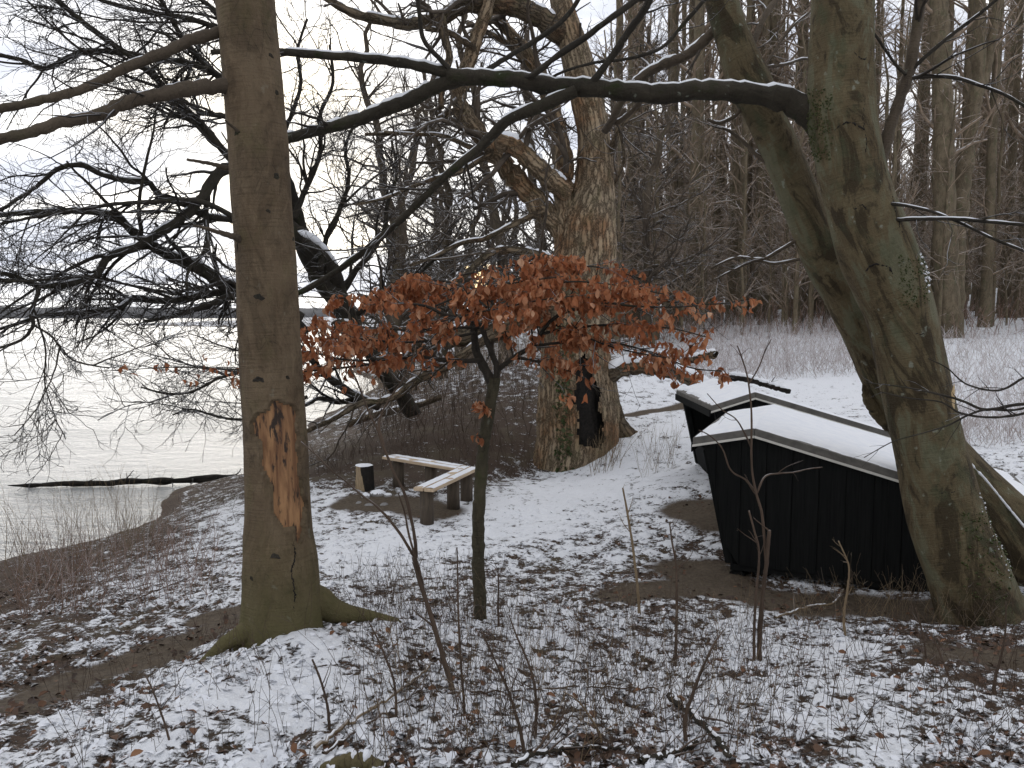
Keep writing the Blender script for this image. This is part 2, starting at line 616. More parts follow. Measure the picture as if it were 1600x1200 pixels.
M_forest = bark_material('forest_bark', (.13, .10, .064), (.185, .148, .098), moss=(.085, .09, .045), mossamt=.6, lichen=.3)
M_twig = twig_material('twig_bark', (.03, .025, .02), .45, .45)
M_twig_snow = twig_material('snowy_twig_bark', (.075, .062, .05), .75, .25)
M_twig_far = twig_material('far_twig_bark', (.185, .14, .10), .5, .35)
M_shoot = twig_material('shoot_bark', (.055, .038, .027), .25, .6)
M_twig_mid = twig_material('shore_twig_bark', (.062, .049, .037), .5, .45)
M_brush = twig_material('frosted_brush', (.33, .26, .23), .9, -.1, (.5, .43, .41))
M_scrub = twig_material('reddish_scrub', (.17, .105, .075), .5, .2, (.25, .16, .115))
M_straw = twig_material('dry_stem', (.16, .115, .07), .25, .55, (.24, .18, .11))
M_leaf = leaf_material('russet_leaf', ((.30, .095, .038), (.42, .150, .062), (.50, .23, .115), (.22, .075, .034), (.45, .18, .08), (.58, .36, .23)), .3)
M_litter = leaf_material('dead_leaf', ((.045, .03, .022), (.07, .045, .032), (.11, .06, .035), (.055, .038, .03), (.15, .075, .04), (.035, .026, .022)), 0, True)
M_black = plain('black_painted_wood', (.0045, .005, .005), (.010, .0105, .010), (60, 60, 3), .75, .003, .12)
M_trim = plain('grey_roof_felt', (.10, .095, .085), (.16, .15, .135), (9, 9, 9), .7, .003)
M_white = plain('pale_trim_strip', (.62, .60, .54), (.72, .70, .64), (5, 5, 5), .5, .001)
M_plank = plain('pale_bench_wood', (.42, .31, .20), (.55, .43, .30), (3, 40, 40), .6, .003)
M_post = plain('dark_post_wood', (.05, .038, .028), (.09, .07, .05), (40, 40, 4), .8, .006)
M_cut = plain('split_wood', (.46, .33, .17), (.60, .45, .26), (30, 30, 4), .7, .004)
M_split = plain('weathered_split_wood', (.20, .145, .085), (.42, .32, .20), (45, 45, 3), .8, .01)
M_char_shade = plain('charred_and_shaded_wood', (.006, .005, .0045), (.022, .018, .014), (20, 20, 20), .8, .01)  # char on the stump, dark bark cracks, painted shade inside the oak hollow
M_stone = plain('hearth_stone', (.16, .155, .15), (.30, .29, .28), (9, 9, 9), .8, .01)
M_log = bark_material('wet_log_bark', (.018, .015, .012), (.035, .028, .022), mossamt=.2, kind='oak', lichen=.1)


def wound_material():
    m, t, b = material('exposed_wood')
    at = t.n('ShaderNodeAttribute', attribute_name='bark')
    v = at.outputs['Vector']
    st = t.noise(t.scale(v, (22, 22, 2.6)), 1, 6, .62, .5)
    bl = t.noise(t.scale(v, (26, 26, 7)), 1, 5, .6, .2)
    col = t.mix(t.ramp(st, .35, .66), (.15, .068, .03), (.37, .20, .09))
    col = t.mix(t.ramp(bl, .54, .64), col, (.03, .018, .012))
    t.put(b.inputs['Base Color'], col)
    b.inputs['Roughness'].default_value = .8
    t.put(b.inputs['Normal'], t.bump(t.math('SUBTRACT', st, bl), .8, .02))
    return m


M_wound = wound_material()


def ground_material():
    m, t, b = material('snowy_ground')
    at = t.n('ShaderNodeAttribute', attribute_name='cover')
    s = t.n('ShaderNodeSeparateXYZ')
    t.put(s.inputs[0], at.outputs['Vector'])           # x: snow share, y: bare mud, z: clump height
    geo = t.n('ShaderNodeNewGeometry')
    pos = geo.outputs['Position']
    k, mud, n1, n3 = snow_share(t, pos, s.outputs[0], s.outputs[1], s.outputs[2])
    c = t.mix(t.ramp(n3, .3, .7), (.032, .022, .016), (.095, .062, .042))
    c = t.mix(t.ramp(t.noise(pos, 1.7, 4, .6), .45, .7), c, (.085, .066, .042))
    c = t.mix(mud, c, t.mix(t.ramp(n1, .3, .7), (.062, .047, .033), (.125, .097, .068)))
    snowc = t.mix(t.ramp(n3, .25, .75), (.78, .80, .84), (.87, .88, .90))
    t.put(b.inputs['Base Color'], t.mix(k, c, snowc))
    b.inputs['Roughness'].default_value = .85
    b.inputs['Specular IOR Level'].default_value = .2
    h = t.math('ADD', t.math('MULTIPLY', k, 1.0), t.math('ADD', t.math('MULTIPLY', n3, .7), t.math('MULTIPLY', n1, .8)))
    t.put(b.inputs['Normal'], t.bump(h, .8, .022))
    return m


# ------------------------------------------------------------------ ground sheet
COV = [(100, 950, .42), (250, 900, .58), (350, 800, .65), (300, 850, .6), (50, 900, .2), (200, 850, .4), (450, 790, .72), (600, 850, .76), (800, 800, .82), (900, 760, .84),
       (1000, 720, .76), (950, 850, .62), (850, 900, .5), (1000, 900, .45), (620, 920, .58), (700, 960, .6), (900, 960, .58), (1100, 980, .58), (1300, 1000, .66), (1500, 1000, .35),
       (430, 1050, .75), (300, 1100, .62), (100, 1180, .55), (500, 1150, .6), (700, 1150, .52), (900, 1150, .52), (1200, 1080, .62), (1400, 1100, .62), (1250, 1170, .48),
       (1550, 1150, .52), (560, 710, .25), (650, 690, .22), (750, 670, .22), (750, 615, .35), (800, 590, .45), (700, 650, .25), (1020, 620, .72), (1060, 690, .74), (1150, 600, .78),
       (1300, 600, .8), (1550, 640, .76), (1500, 560, .76), (1300, 530, .74), (500, 720, .3), (230, 835, .3), (800, 1100, .6), (150, 1020, .45)]
cp = np.array([hit(a, b) for a, b, _ in COV])
cw = np.array([c for *_, c in COV])
cl = np.stack([np.arctan2(cp[:, 0], cp[:, 1]) * 1.6, np.log(np.hypot(cp[:, 0], cp[:, 1]))], 1)


def cover_at(x, y):
    a = np.arctan2(x, y) * 1.6
    l = np.log(np.hypot(x, y) + .3)
    num = den = 0
    for (p, q), c in zip(cl, cw):
        g = 1 / (((a - p) ** 2 + (l - q) ** 2) ** 1.5 + 1e-4)
        num, den = num + g * c, den + g
    return num / den - .01


MUD = [([(0, 1110), (120, 1062), (250, 1022), (330, 985), (380, 960)], .24), ([(1080, 795), (1130, 815)], .42), ([(1080, 895), (1160, 925), (1250, 945), (1350, 950), (1450, 960)], .42),
       ([(980, 930), (1060, 920), (1130, 900)], .30), ([(1480, 1020), (1600, 1030), (1700, 1030)], .22), ([(565, 785), (640, 790), (680, 800)], .42), ([(540, 790), (580, 785)], .25),
       ([(990, 648), (1080, 632)], .28), ([(330, 965), (380, 950)], .2)]
mudpts = [(np.array([hit(*p)[:2] for p in pl]), w_) for pl, w_ in MUD]


def mud_at(x, y):
    out = np.zeros_like(x)
    for pl, w_ in mudpts:
        for a, b in zip(pl[:-1], pl[1:]):
            d = b - a
            tt = np.clip(((x - a[0]) * d[0] + (y - a[1]) * d[1]) / (d @ d), 0, 1)
            ds = np.hypot(x - a[0] - tt * d[0], y - a[1] - tt * d[1])
            out = np.maximum(out, np.clip(1.25 - .75 * ds / w_, 0, 1))
    return out


def clump(x, y):
    return fbm(x * 11, y * 11, oct=3, seed=21, gain=.6)


aa = np.concatenate([np.linspace(-180, -48, 40, endpoint=False), np.linspace(-48, -37, 40, endpoint=False), np.linspace(-37, 37, 540, endpoint=False), np.linspace(37, 48, 40, endpoint=False), np.linspace(48, 180, 41)])
aa = np.radians(aa)
rr = np.concatenate([np.geomspace(.25, 2.2, 30, endpoint=False), np.geomspace(2.2, 20, 430, endpoint=False), np.geomspace(20, 60, 80, endpoint=False), np.geomspace(60, 420, 30)])
AA, RR = np.meshgrid(aa, rr)
gx, gy = np.sin(AA) * RR, np.cos(AA) * RR
gzz = np.maximum(gz(gx, gy), -6.0)
cov, mud = cover_at(gx, gy), mud_at(gx, gy)
cl_ = clump(gx, gy)
near = np.clip(1.3 - RR / 16, 0, 1)
gzz = gzz + near * (cl_ - .5) * .055 * (1 - .6 * mud) + near * (fbm(gx * 3.3, gy * 3.3, oct=2, seed=5) - .5) * .05
sunk = gzz < WATER + .08
cov = np.where(gzz < WATER + .10, cov * .4, cov)
g = MB()
nr, na = gx.shape
i, j = np.meshgrid(np.arange(nr - 1), np.arange(na - 1), indexing='ij')
q = np.stack([i * na + j, (i + 1) * na + j, (i + 1) * na + j + 1, i * na + j + 1], -1).reshape(-1, 4)
g.add(np.stack([gx, gy, gzz], -1), q[:, ::-1], np.stack([cov, mud, cl_], -1))
ground = g.build('ground', ground_material(), attr='cover')
tag(ground, kind='structure')


# ------------------------------------------------------------------ water and the far shore
def water_material():
    m, t, b = material('fjord_water')
    geo = t.n('ShaderNodeNewGeometry')
    pos = geo.outputs['Position']
    a = t.noise(t.scale(pos, (.9, 1.7, 1)), 1.6, 5, .6)
    c = t.noise(t.scale(pos, (1.4, 2.6, 1)), 4.5, 4, .6)
    d = t.noise(pos, .12, 3, .5)
    h = t.math('ADD', a, t.math('MULTIPLY', c, .35))
    b.inputs['Base Color'].default_value = (.24, .25, .25, 1)
    b.inputs['Metallic'].default_value = .06
    t.put(b.inputs['Roughness'], t.ramp(t.noise(t.scale(pos, (.25, 1.0, 1)), .5, 5, .6), .35, .65, .14, .30))
    b.inputs['IOR'].default_value = 1.333
    t.put(b.inputs['Normal'], t.bump(h, .75, .18))
    return m


wb = MB()
wx = np.array([-6000, -300, -60, 60, 6000.])
wy = np.array([-200, 0, 60, 300, 6000.])
X, Y_ = np.meshgrid(wx, wy)
i, j = np.meshgrid(np.arange(4), np.arange(4), indexing='ij')
wb.add(np.stack([X, Y_, np.full_like(X, WATER)], -1), np.stack([i * 5 + j, i * 5 + j + 1, (i + 1) * 5 + j + 1, (i + 1) * 5 + j], -1).reshape(-1, 4))
tag(wb.build('water', water_material()), kind='structure')

hx = np.linspace(-3200, 1800, 900)
prof = 21 + 12 * fbm(hx / 420, hx * 0, oct=4, seed=8) + 5 * vnoise(hx / 9, hx * 0, seed=2) - 6 * np.clip((hx + 1000) / 900, -.6, 1)
rows = []
for k, (dy, zf) in enumerate(((0, 0), (8, .35), (40, .62), (140, .85), (320, 1.0), (600, .9), (900, .0))):
    zz_ = prof * zf * (.9 + .2 * vnoise(hx / 14, hx * 0 + k * 3.1, seed=k)) + WATER - .3
    rows.append(np.stack([hx, 2100 + dy + 120 * np.sin(hx / 500), zz_], -1))
rows = np.array(rows)
hb = MB()
i, j = np.meshgrid(np.arange(len(rows) - 1), np.arange(len(hx) - 1), indexing='ij')
n_ = len(hx)
hb.add(rows, np.stack([i * n_ + j, i * n_ + j + 1, (i + 1) * n_ + j + 1, (i + 1) * n_ + j], -1).reshape(-1, 4))
tag(hb.build('far_hills', plain('far_woodland', (.05, .045, .04), (.09, .085, .08), (.05, .05, .2), .9, .5, .1)), kind='structure')


# ------------------------------------------------------------------ trunk builder
def trunk_geo(pts, sides=64, K=160, rough=.02, seed=0, roots=(), flare=.0, lump=.05):
    """pts: (px, py, Y, width px) from the foot up. Returns ring vertices (K,sides,3), angles and bark coordinates."""
    W = np.array([np.append(P(a, b, Y), wd * .5 * Y / F) for a, b, Y, wd in pts])
    c = catmull(W, K)
    pos, rad = c[:, :3], c[:, 3]
    T = norm(np.gradient(pos, axis=0))
    A = np.empty_like(T)
    a0 = np.cross(T[0], (0, 1, 0))
    for k in range(K):
        a0 = a0 - (a0 @ T[k]) * T[k]
        a0 = a0 / np.linalg.norm(a0)
        A[k] = a0
    B = np.cross(T, A)
    th = np.linspace(0, 2 * np.pi, sides, endpoint=False)
    ring = A[:, None] * np.cos(th)[None, :, None] + B[:, None] * np.sin(th)[None, :, None]
    s = np.concatenate([[0], np.cumsum(np.linalg.norm(np.diff(pos, axis=0), axis=1))])
    cyl = np.stack([rad[:, None] * np.cos(th), rad[:, None] * np.sin(th), np.broadcast_to(s[:, None], (K, sides))], -1)
    rm = rad.mean()
    q = cyl / rm
    nz = (fbm(q[..., 0] * 1.3 + 5, q[..., 1] * 1.3 + 5, q[..., 2] * .55, oct=3, seed=seed) - .5) * 2 * lump
    nz = nz + (fbm(cyl[..., 0] * 30, cyl[..., 1] * 30, cyl[..., 2] * 14, oct=3, seed=seed + 9) - .5) * rough
    r = rad[:, None] * (1 + nz)
    # root flare: lobes by direction on the ground
    hd = np.arctan2(ring[..., 1], ring[..., 0])
    for az, length, hh, sharp in roots:
        dlt = (hd - az + np.pi) % (2 * np.pi) - np.pi
        r = r + length * np.exp(-s[:, None] / hh) * np.exp(-(dlt / sharp) ** 2)
    if flare:
        r = r + flare * np.exp(-s[:, None] / .22)
    V = pos[:, None] + ring * r[..., None]
    return V, cyl, pos, rad


def grid_faces(K, s, mask=None):
    i, j = np.meshgrid(np.arange(K - 1), np.arange(s), indexing='ij')
    q = np.stack([i * s + j, i * s + (j + 1) % s, (i + 1) * s + (j + 1) % s, (i + 1) * s + j], -1)
    return q.reshape(-1, 4) if mask is None else q[mask]


def limbs(root, lines_, mat, name='branch', sides=10):
    for l in lines_:
        b = MB()
        Vv, Fv, At = tube_geo(l[0][None], l[1][None], sides)
        b.add(Vv, Fv, At)
        b.build(name, mat, root, attr='bark')


def snow_on(root, lines_, amount=.62, width=.8, name='snow', minr=.008, thick=1.0):
    """Snow lying along the tops of limbs, broken where they are steep."""
    for pos, rad in lines_:
        T = norm(np.gradient(pos, axis=0))
        flat_ = 1 - np.abs(T[:, 2])
        u = np.linspace(0, len(pos) * .35, len(pos)) + rng.uniform(0, 50)
        m = fbm(u * 1.6, u * 0, oct=2, seed=4)
        k = np.clip((flat_ - .12) * 3, 0, 1) * np.clip((m - (1 - amount)) * 9, 0, 1)
        ends = np.minimum(np.arange(len(pos)), np.arange(len(pos))[::-1])
        k = k * np.clip(ends / 4, 0, 1) ** .5
        if rad.max() < minr or k.max() < .2:
            continue
        kr = k * (.82 + .36 * fbm(u * 3.1, u * 0 + 3, oct=2, seed=9))
        c = pos + np.array((0, 0, 1)) * (rad * (.72 + .12 * k))[:, None]
        rr_ = np.maximum(rad * width * .62 * kr * thick, .0008)
        b = MB()
        Vv, Fv, At = tube_geo(c[None], rr_[None], 8)
        b.add(Vv, Fv)
        b.build(name, M_snow, root)


def twigs(root, batches, mat, name='twigs', sides=(5, 3, 3, 3)):
    b = MB()
    for k, (p, r) in enumerate(batches):
        if len(p):
            Vv, Fv, At = tube_geo(p, r, sides[min(k, len(sides) - 1)], cap=False)
            b.add(Vv, Fv, At)
    o = b.build(name, mat, root, attr='bark')
    o['kind'] = 'stuff'
    return o


# ================================================================== FOREGROUND BEECH, LEFT
def foreground_beech():
    base = P(435, 1000, 4.75)
    t = thing('beech_tree', base, 'big straight beech trunk with a patch of orange stripped bark, nearest the water', 'tree')
    Y = 4.8
    pts = [(442, 1030, Y, 122), (441, 985, Y, 122), (440, 930, Y, 120), (438, 880, Y, 117), (435, 840, Y, 109), (435, 800, Y, 103), (431, 700, Y, 98), (425, 600, Y, 96), (419, 500, Y, 94),
           (415, 400, Y, 91), (408, 300, Y, 89), (402, 200, Y, 88), (393, 100, Y, 88), (383, 0, Y, 86), (375, -90, Y, 85), (366, -220, Y, 82)]
    K, S = 350, 132
    V, cyl, pos, rad = trunk_geo(pts, S, K, .012, 3, roots=((R(205), .16, .13, .35), (R(-12), .22, .11, .34), (R(255), .10, .12, .3), (R(300), .07, .10, .25), (R(100), .15, .15, .5)), lump=.05)
    x, y = project(V)
    jx = (fbm(x * .06, y * .06, oct=3, seed=2) - .5) * 22
    jy = (fbm(x * .06, y * .06, oct=3, seed=12) - .5) * 22
    poly = [(396, 664), (404, 650), (424, 643), (427, 630), (450, 632), (461, 642), (463, 700), (468, 760), (474, 790), (470, 830), (464, 846), (458, 843), (458, 822), (442, 824), (428, 800), (424, 760), (411, 730), (409, 692), (398, 682)]
    front = V[..., 1] < pos[:, None, 1] + .06
    ins = in_poly(436 + (x - 436) / 1.10 + jx * .35, 740 + (y - 740) / 1.03 + jy * .35, poly) & front
    ctr = pos[:, None]
    rad_dir = norm(V - ctr)
    bl = ins.astype(float)
    for _ in range(3):
        bl = (bl + np.roll(bl, 1, 1) + np.roll(bl, -1, 1) + np.vstack([bl[1:], bl[-1:]]) + np.vstack([bl[:1], bl[:-1]])) / 5
    V = V + rad_dir * (np.where(ins, 0, np.clip(bl * 3, 0, 1)) * .011)[..., None]
    depth = .010 + .014 * fbm(x * .03, y * .012, oct=3, seed=31)
    Vb = np.where(ins[..., None], V - rad_dir * depth[..., None], V)
    ins_f = ins[:-1] & ins[1:] & np.roll(ins, -1, 1)[:-1] & np.roll(ins, -1, 1)[1:]
    b = MB()
    b.add(Vb, grid_faces(K, S, ~ins_f), cyl)
    b.build('trunk', M_beech, t, attr='bark')
    b = MB()
    b.add(Vb, grid_faces(K, S, ins_f), cyl)
    b.build('bare_wood', M_wound, t, attr='bark')
    # old branch scars: low collars with a dark eye
    for sx, sy, sz in ((405, 463, 9), (404, 592, 9), (432, 276, 8), (458, 372, 6), (370, 205, 7), (432, 145, 6), (418, 330, 5), (450, 590, 5), (424, 88, 6), (430, 868, 8), (388, 806, 5), (393, 905, 6)):
        d2 = (x - sx) ** 2 + (y - sy) ** 2 + (~front) * 1e6
        kk = np.unravel_index(np.argmin(d2), d2.shape)
        c, nrm = V[kk], rad_dir[kk]
        r0 = sz * .5 * Y / F
        side = norm(np.cross(nrm, (0, 0, 1)))
        up = np.cross(side, nrm) * -1
        b = MB()
        prof_ = ((1.7, -.30), (1.25, .04), (.9, .22), (.55, .20), (.25, .06), (.02, 0))
        ths = np.linspace(0, 2 * np.pi, 18, endpoint=False)
        wb_ = lambda a: 1 + .22 * math.sin(2 * a + sx) + .14 * math.sin(5 * a + sy)
        vv = np.array([[c + nrm * r0 * hh + r0 * rr_ * wb_(a) * (side * math.cos(a) * 1.1 + up * (math.sin(a) * .8 + .35 * abs(math.cos(a)))) for a in ths] for rr_, hh in prof_])
        b.add(vv, grid_faces(len(prof_), 18), vv)
        b.build('knot', M_dark if sz >= 8 else M_limb, t, attr='bark')
    for cr in ([(369, 322), (371, 380), (373, 430), (377, 480), (380, 540), (383, 600), (386, 640)], [(458, 846), (460, 870), (457, 895), (461, 925), (459, 955)], [(384, 720), (386, 760), (385, 800)]):
        pts_c = []
        for (qx, qy) in cr:
            d2 = (x - qx) ** 2 + (y - qy) ** 2 + (~front) * 1e6
            kk = np.unravel_index(np.argmin(d2), d2.shape)
            pts_c.append(np.append(V[kk] - rad_dir[kk] * .001, .0045))
        cc = catmull(pts_c, 60)
        cc[:, :3] += rng.normal(0, .003, (60, 3))
        cc[:, 3] *= rng.uniform(.5, 1.4, 60) * np.clip(np.minimum(np.arange(60), np.arange(60)[::-1]) / 8, .1, 1)
        b = MB()
        Vv, Fv, At = tube_geo(cc[None, :, :3], cc[None, :, 3], 6)
        b.add(Vv, Fv)
        b.build('bark_crack', M_char_shade, t)
    # two heavy limbs and two stubs
    L = [line([(360, 48), (330, 54), (300, 62), (250, 85), (200, 105), (150, 130), (110, 145), (50, 160), (0, 170), (-70, 180), (-160, 200)], 4.8, 4.0, 18, 11, 60, .09),
         line([(365, 134), (340, 135), (300, 138), (250, 148), (200, 160), (150, 181), (100, 190), (50, 205), (0, 218), (-70, 238), (-160, 260)], 4.75, 3.9, 23, 15, 60, .09),
         line([(385, 378), (365, 370), (345, 364), (322, 357), (302, 352)], 4.7, 4.4, 12, 3, 24, .1),
         line([(385, 215), (368, 202), (352, 188)], 4.7, 4.55, 7, 3, 24, .1),
         line([(372, 262), (352, 262), (330, 256), (292, 249)], 4.85, 4.75, 10, 4, 24, .1)]
    limbs(t, L, M_brown, sides=14)
    snow_on(t, L[:2], .5, .55)
    p, r = np.stack([l[0][::len(l[0]) // 20][:20] for l in L[:2]]), np.stack([l[1][::len(l[1]) // 20][:20] for l in L[:2]])
    s1 = spawn(p, r, n=4, tr=(.3, 1), ang=(30, 60), L=(.4, .8), K=8, rs=.2, flat=.2, wander=.12, rmin=.003)
    s2 = spawn(*s1, dens=8, L=(.1, .25), K=5, rs=.5, rmin=.0015)
    twigs(t, [s1, s2], M_twig)
    # roots running out over the ground
    for pts_, w0, w1, Y0, Y1 in (([(480, 915), (505, 945), (535, 958), (575, 963), (640, 975)], 60, 8, 4.85, 5.0), ([(405, 975), (375, 993), (340, 1010), (300, 1028)], 46, 6, 4.72, 4.5)):
        l = line(pts_, Y0, Y1, w0, w1, 30)
        p_ = l[0]
        p_[:, 2] = np.minimum(p_[:, 2], gz(p_[:, 0], p_[:, 1]) + np.linspace(.16, -.01, 30))
        b = MB()
        Vv, Fv, At = tube_geo(p_[None], l[1][None], 14)
        b.add(Vv, Fv, At)
        b.build('root', M_beech, t, attr='bark')
    l = line([(492, 905), (512, 938), (540, 953), (580, 961), (640, 973)], 4.86, 5.0, 14, 5, 30)
    p_ = l[0]
    p_[:, 2] = np.minimum(p_[:, 2], gz(p_[:, 0], p_[:, 1]) + np.linspace(.20, .02, 30))
    b = MB()
    Vv, Fv, At = tube_geo(p_[None], l[1][None] * (.7 + .5 * fbm(np.arange(30)[None] * .7, np.zeros((1, 30)), oct=2)), 8)
    b.add(Vv, Fv)
    b.build('snow', M_snow, t)


foreground_beech()


# ================================================================== MOSSY BEECH, RIGHT, with its long level limb
def mossy_beech():
    base = P(1515, 985, 6.0)
    t = thing('mossy_beech', base, 'thick mossy green beech curving up in front of the black shelters, long level limb', 'tree')
    pts = [(1545, 1010, 6.0, 150), (1530, 960, 6.0, 128), (1512, 900, 6.0, 122), (1493, 850, 6.05, 117), (1476, 800, 6.1, 113), (1453, 700, 6.15, 103), (1430, 600, 6.2, 102), (1409, 500, 6.2, 101), (1388, 440, 6.2, 108), (1368, 390, 6.2, 112), (1352, 345, 6.2, 105), (1338, 300, 6.2, 98), (1325, 240, 6.2, 97), (1315, 180, 6.2, 99), (1314, 100, 6.2, 94), (1317, 0, 6.2, 90), (1322, -120, 6.2, 86), (1330, -260, 6.2, 80)]
    V, cyl, pos, rad = trunk_geo(pts, 110, 330, .016, 11, roots=((R(190), .05, .2, .5), (R(-10), .30, .16, .35), (R(290), .10, .12, .35), (R(40), .2, .2, .4)), lump=.06)
    b = MB()
    b.add(V, grid_faces(*V.shape[:2]), cyl)
    b.build('trunk', M_mossy, t, attr='bark')
    x, y = project(V)
    rd = norm(V - pos[:, None])
    front = V[..., 1] < pos[:, None, 1]
    for cr, w_ in (([(1300, 205), (1320, 190), (1340, 196), (1358, 210)], .006), ([(1348, 432), (1358, 418), (1372, 414), (1388, 420), (1396, 432)], .007), ([(1330, 75), (1345, 92), (1358, 88)], .005), ([(1352, 150), (1350, 185), (1354, 225), (1350, 260)], .004),
                   ([(1392, 300), (1402, 340), (1415, 375)], .005), ([(1420, 520), (1440, 524), (1455, 518)], .004), ([(1450, 760), (1475, 770), (1500, 764)], .004), ([(1330, 330), (1345, 322), (1356, 330)], .005)):
        pc = []
        for qx, qy in cr:
            kk = np.unravel_index(np.argmin((x - qx) ** 2 + (y - qy) ** 2 + (~front) * 1e6), x.shape)
            pc.append(np.append(V[kk] - rd[kk] * .002, w_))
        cc = catmull(pc, 40)
        cc[:, :3] += rng.normal(0, .003, (40, 3))
        cc[:, 3] *= rng.uniform(.6, 1.4, 40) * np.clip(np.minimum(np.arange(40), np.arange(40)[::-1]) / 8, .1, 1)
        b = MB()
        Vv, Fv, At = tube_geo(cc[None, :, :3], cc[None, :, 3], 6)
        b.add(Vv, Fv)
        b.build('bark_crack', M_char_shade, t)
    # crumbs of snow and moss caught on the rough upper edges
    for nm, mt, box, n_, sz in (('snow', M_snow, (1420, 395, 1452, 470), 90, .011), ('snow', M_snow, (1530, 740, 1580, 930), 90, .007), ('moss', leaf_material('moss_tuft', ((.03, .042, .01), (.05, .062, .016), (.07, .075, .025)), 0), (1262, 140, 1300, 250), 520, .007),
                                ('moss', leaf_material('moss_tuft', ((.03, .042, .01), (.05, .062, .016), (.07, .075, .025)), 0), (1405, 400, 1450, 480), 450, .007), ('moss', leaf_material('moss_tuft', ((.03, .042, .01), (.05, .062, .016), (.07, .075, .025)), 0), (1500, 800, 1580, 940), 450, .008)):
        m_ = (x > box[0]) & (x < box[2]) & (y > box[1]) & (y < box[3]) & (V[..., 1] < pos[:, None, 1] + .05)
        if nm == 'snow':
            m_ &= rd[..., 0] > .55
        pk = np.argwhere(m_)
        if not len(pk):
            continue
        pk = pk[rng.integers(0, len(pk), n_)]
        b = MB()
        c0, r0 = V[pk[:, 0], pk[:, 1]], rd[pk[:, 0], pk[:, 1]]
        for c_, d_ in zip(c0, r0):
            s_ = sz * rng.uniform(.4, 1.5)
            bm = np.array([(1, 0, 0), (-1, 0, 0), (0, 1, 0), (0, -1, 0), (0, 0, 1), (0, 0, -1)]) * s_ * rng.uniform(.6, 1.2, (6, 1)) + c_ + rng.normal(0, .006, 3) + d_ * s_ * .15
            b.add(bm, np.array([(0, 2, 4), (2, 1, 4), (1, 3, 4), (3, 0, 4), (2, 0, 5), (1, 2, 5), (3, 1, 5), (0, 3, 5)]), np.full((6, 3), rng.uniform()))
        o = b.build(nm, mt, t, attr='tone')
        o['kind'] = 'stuff'
    main = line([(1320, 225), (1265, 176), (1225, 157), (1165, 146), (1100, 141), (1040, 147), (980, 143), (920, 138), (860, 135), (800, 124), (740, 121), (700, 118)], 6.25, 6.7, 33, 23, 60, .06)
    main[1][:14] *= np.linspace(1.6, 1.0, 14) ** 1.3
    La = line([(720, 122), (690, 112), (640, 100), (560, 90), (500, 86), (440, 81), (380, 78), (330, 82)], 6.7, 6.6, 18, 8, 40, .06)
    Lb = line([(725, 120), (690, 132), (650, 152), (600, 172), (560, 187), (500, 203), (450, 216), (400, 228), (360, 238)], 6.7, 6.9, 24, 13, 40, .06)
    Lc = line([(900, 142), (870, 155), (820, 176), (788, 192), (765, 216), (735, 243), (700, 272), (640, 330), (560, 400), (490, 446), (440, 470)], 6.5, 6.6, 20, 8, 40, .06)
    up = [line([(815, 122), (833, 117), (870, 88), (912, 60), (955, 28), (1000, -5), (1060, -50)], 6.6, 6.0, 10, 9, 24, .05),
          line([(925, 130), (940, 110), (962, 80), (985, 45), (1010, 10), (1025, -30)], 6.5, 6.3, 11, 11, 24, .05),
          line([(850, 128), (880, 112), (930, 98), (980, 92), (1033, 75), (1070, 35), (1105, -5)], 6.6, 6.2, 4, 6, 24, .05),
          line([(1372, 268), (1380, 240), (1390, 200), (1405, 158), (1420, 117), (1430, 60), (1438, 0), (1446, -60)], 6.2, 6.3, 18, 16, 30, .04),
          line([(1422, 112), (1450, 85), (1490, 52), (1530, 22), (1562, -5)], 6.25, 6.0, 6, 5, 24, .05),
          line([(1425, 122), (1450, 120), (1490, 121), (1530, 133), (1570, 148), (1600, 165), (1640, 185)], 6.25, 5.7, 6, 4, 24, .05),
          line([(1415, 117), (1395, 95), (1375, 65), (1360, 45)], 6.2, 6.4, 5, 4, 24, .05),
          line([(1385, 318), (1420, 322), (1460, 332), (1500, 348), (1550, 372), (1620, 400)], 6.0, 5.5, 5, 4, 24, .05),
          line([(1390, 344), (1440, 342), (1490, 342), (1540, 346), (1610, 352)], 6.0, 5.4, 6, 5, 24, .05),
          line([(710, 118), (690, 95), (662, 62), (655, 20), (650, -20)], 6.7, 6.4, 8, 6, 24, .06),
          line([(760, 110), (800, 85), (850, 55), (890, 20), (920, -30)], 6.7, 6.4, 8, 7, 24, .05)]
    all_ = [main, La, Lb, Lc] + up
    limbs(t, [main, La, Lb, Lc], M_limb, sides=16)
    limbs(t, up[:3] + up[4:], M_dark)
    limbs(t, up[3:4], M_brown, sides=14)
    snow_on(t, [(main[0][5:], main[1][5:])], 1.25, .62)
    snow_on(t, [La, Lb, Lc] + up[4:9], .72, .95)
    p, r = pack([(catmull(np.c_[l[0], l[1]], 24)[:, :3], catmull(np.c_[l[0], l[1]], 24)[:, 3]) for l in [La, Lb, Lc] + up])
    s1 = spawn(p, r, dens=3.2, ang=(30, 65), L=(.35, 1.0), K=8, rs=.35, wander=.13, flat=.15, rmin=.0035)
    s2 = spawn(*s1, dens=5, ang=(30, 60), L=(.15, .42), K=6, rs=.55, wander=.16, rmin=.0022)
    s3 = spawn(*s2, dens=5, ang=(30, 60), L=(.06, .18), K=4, rs=.6, wander=.15, rmin=.0016)
    twigs(t, [s1, s2, s3], M_twig)
    b = MB()   # pale torn splinter on the right side of the trunk
    for k in range(5):
        l = line([(1484 + k, 656 + k * 2), (1488 + k * .6, 632), (1487 + k, 612 - k * 3)], 5.99, 5.97, 4, 1.2, 8)
        Vv, Fv, At = tube_geo(l[0][None], l[1][None], 6)
        b.add(Vv, Fv, At)
    b.build('splinter', M_cut, t)


mossy_beech()


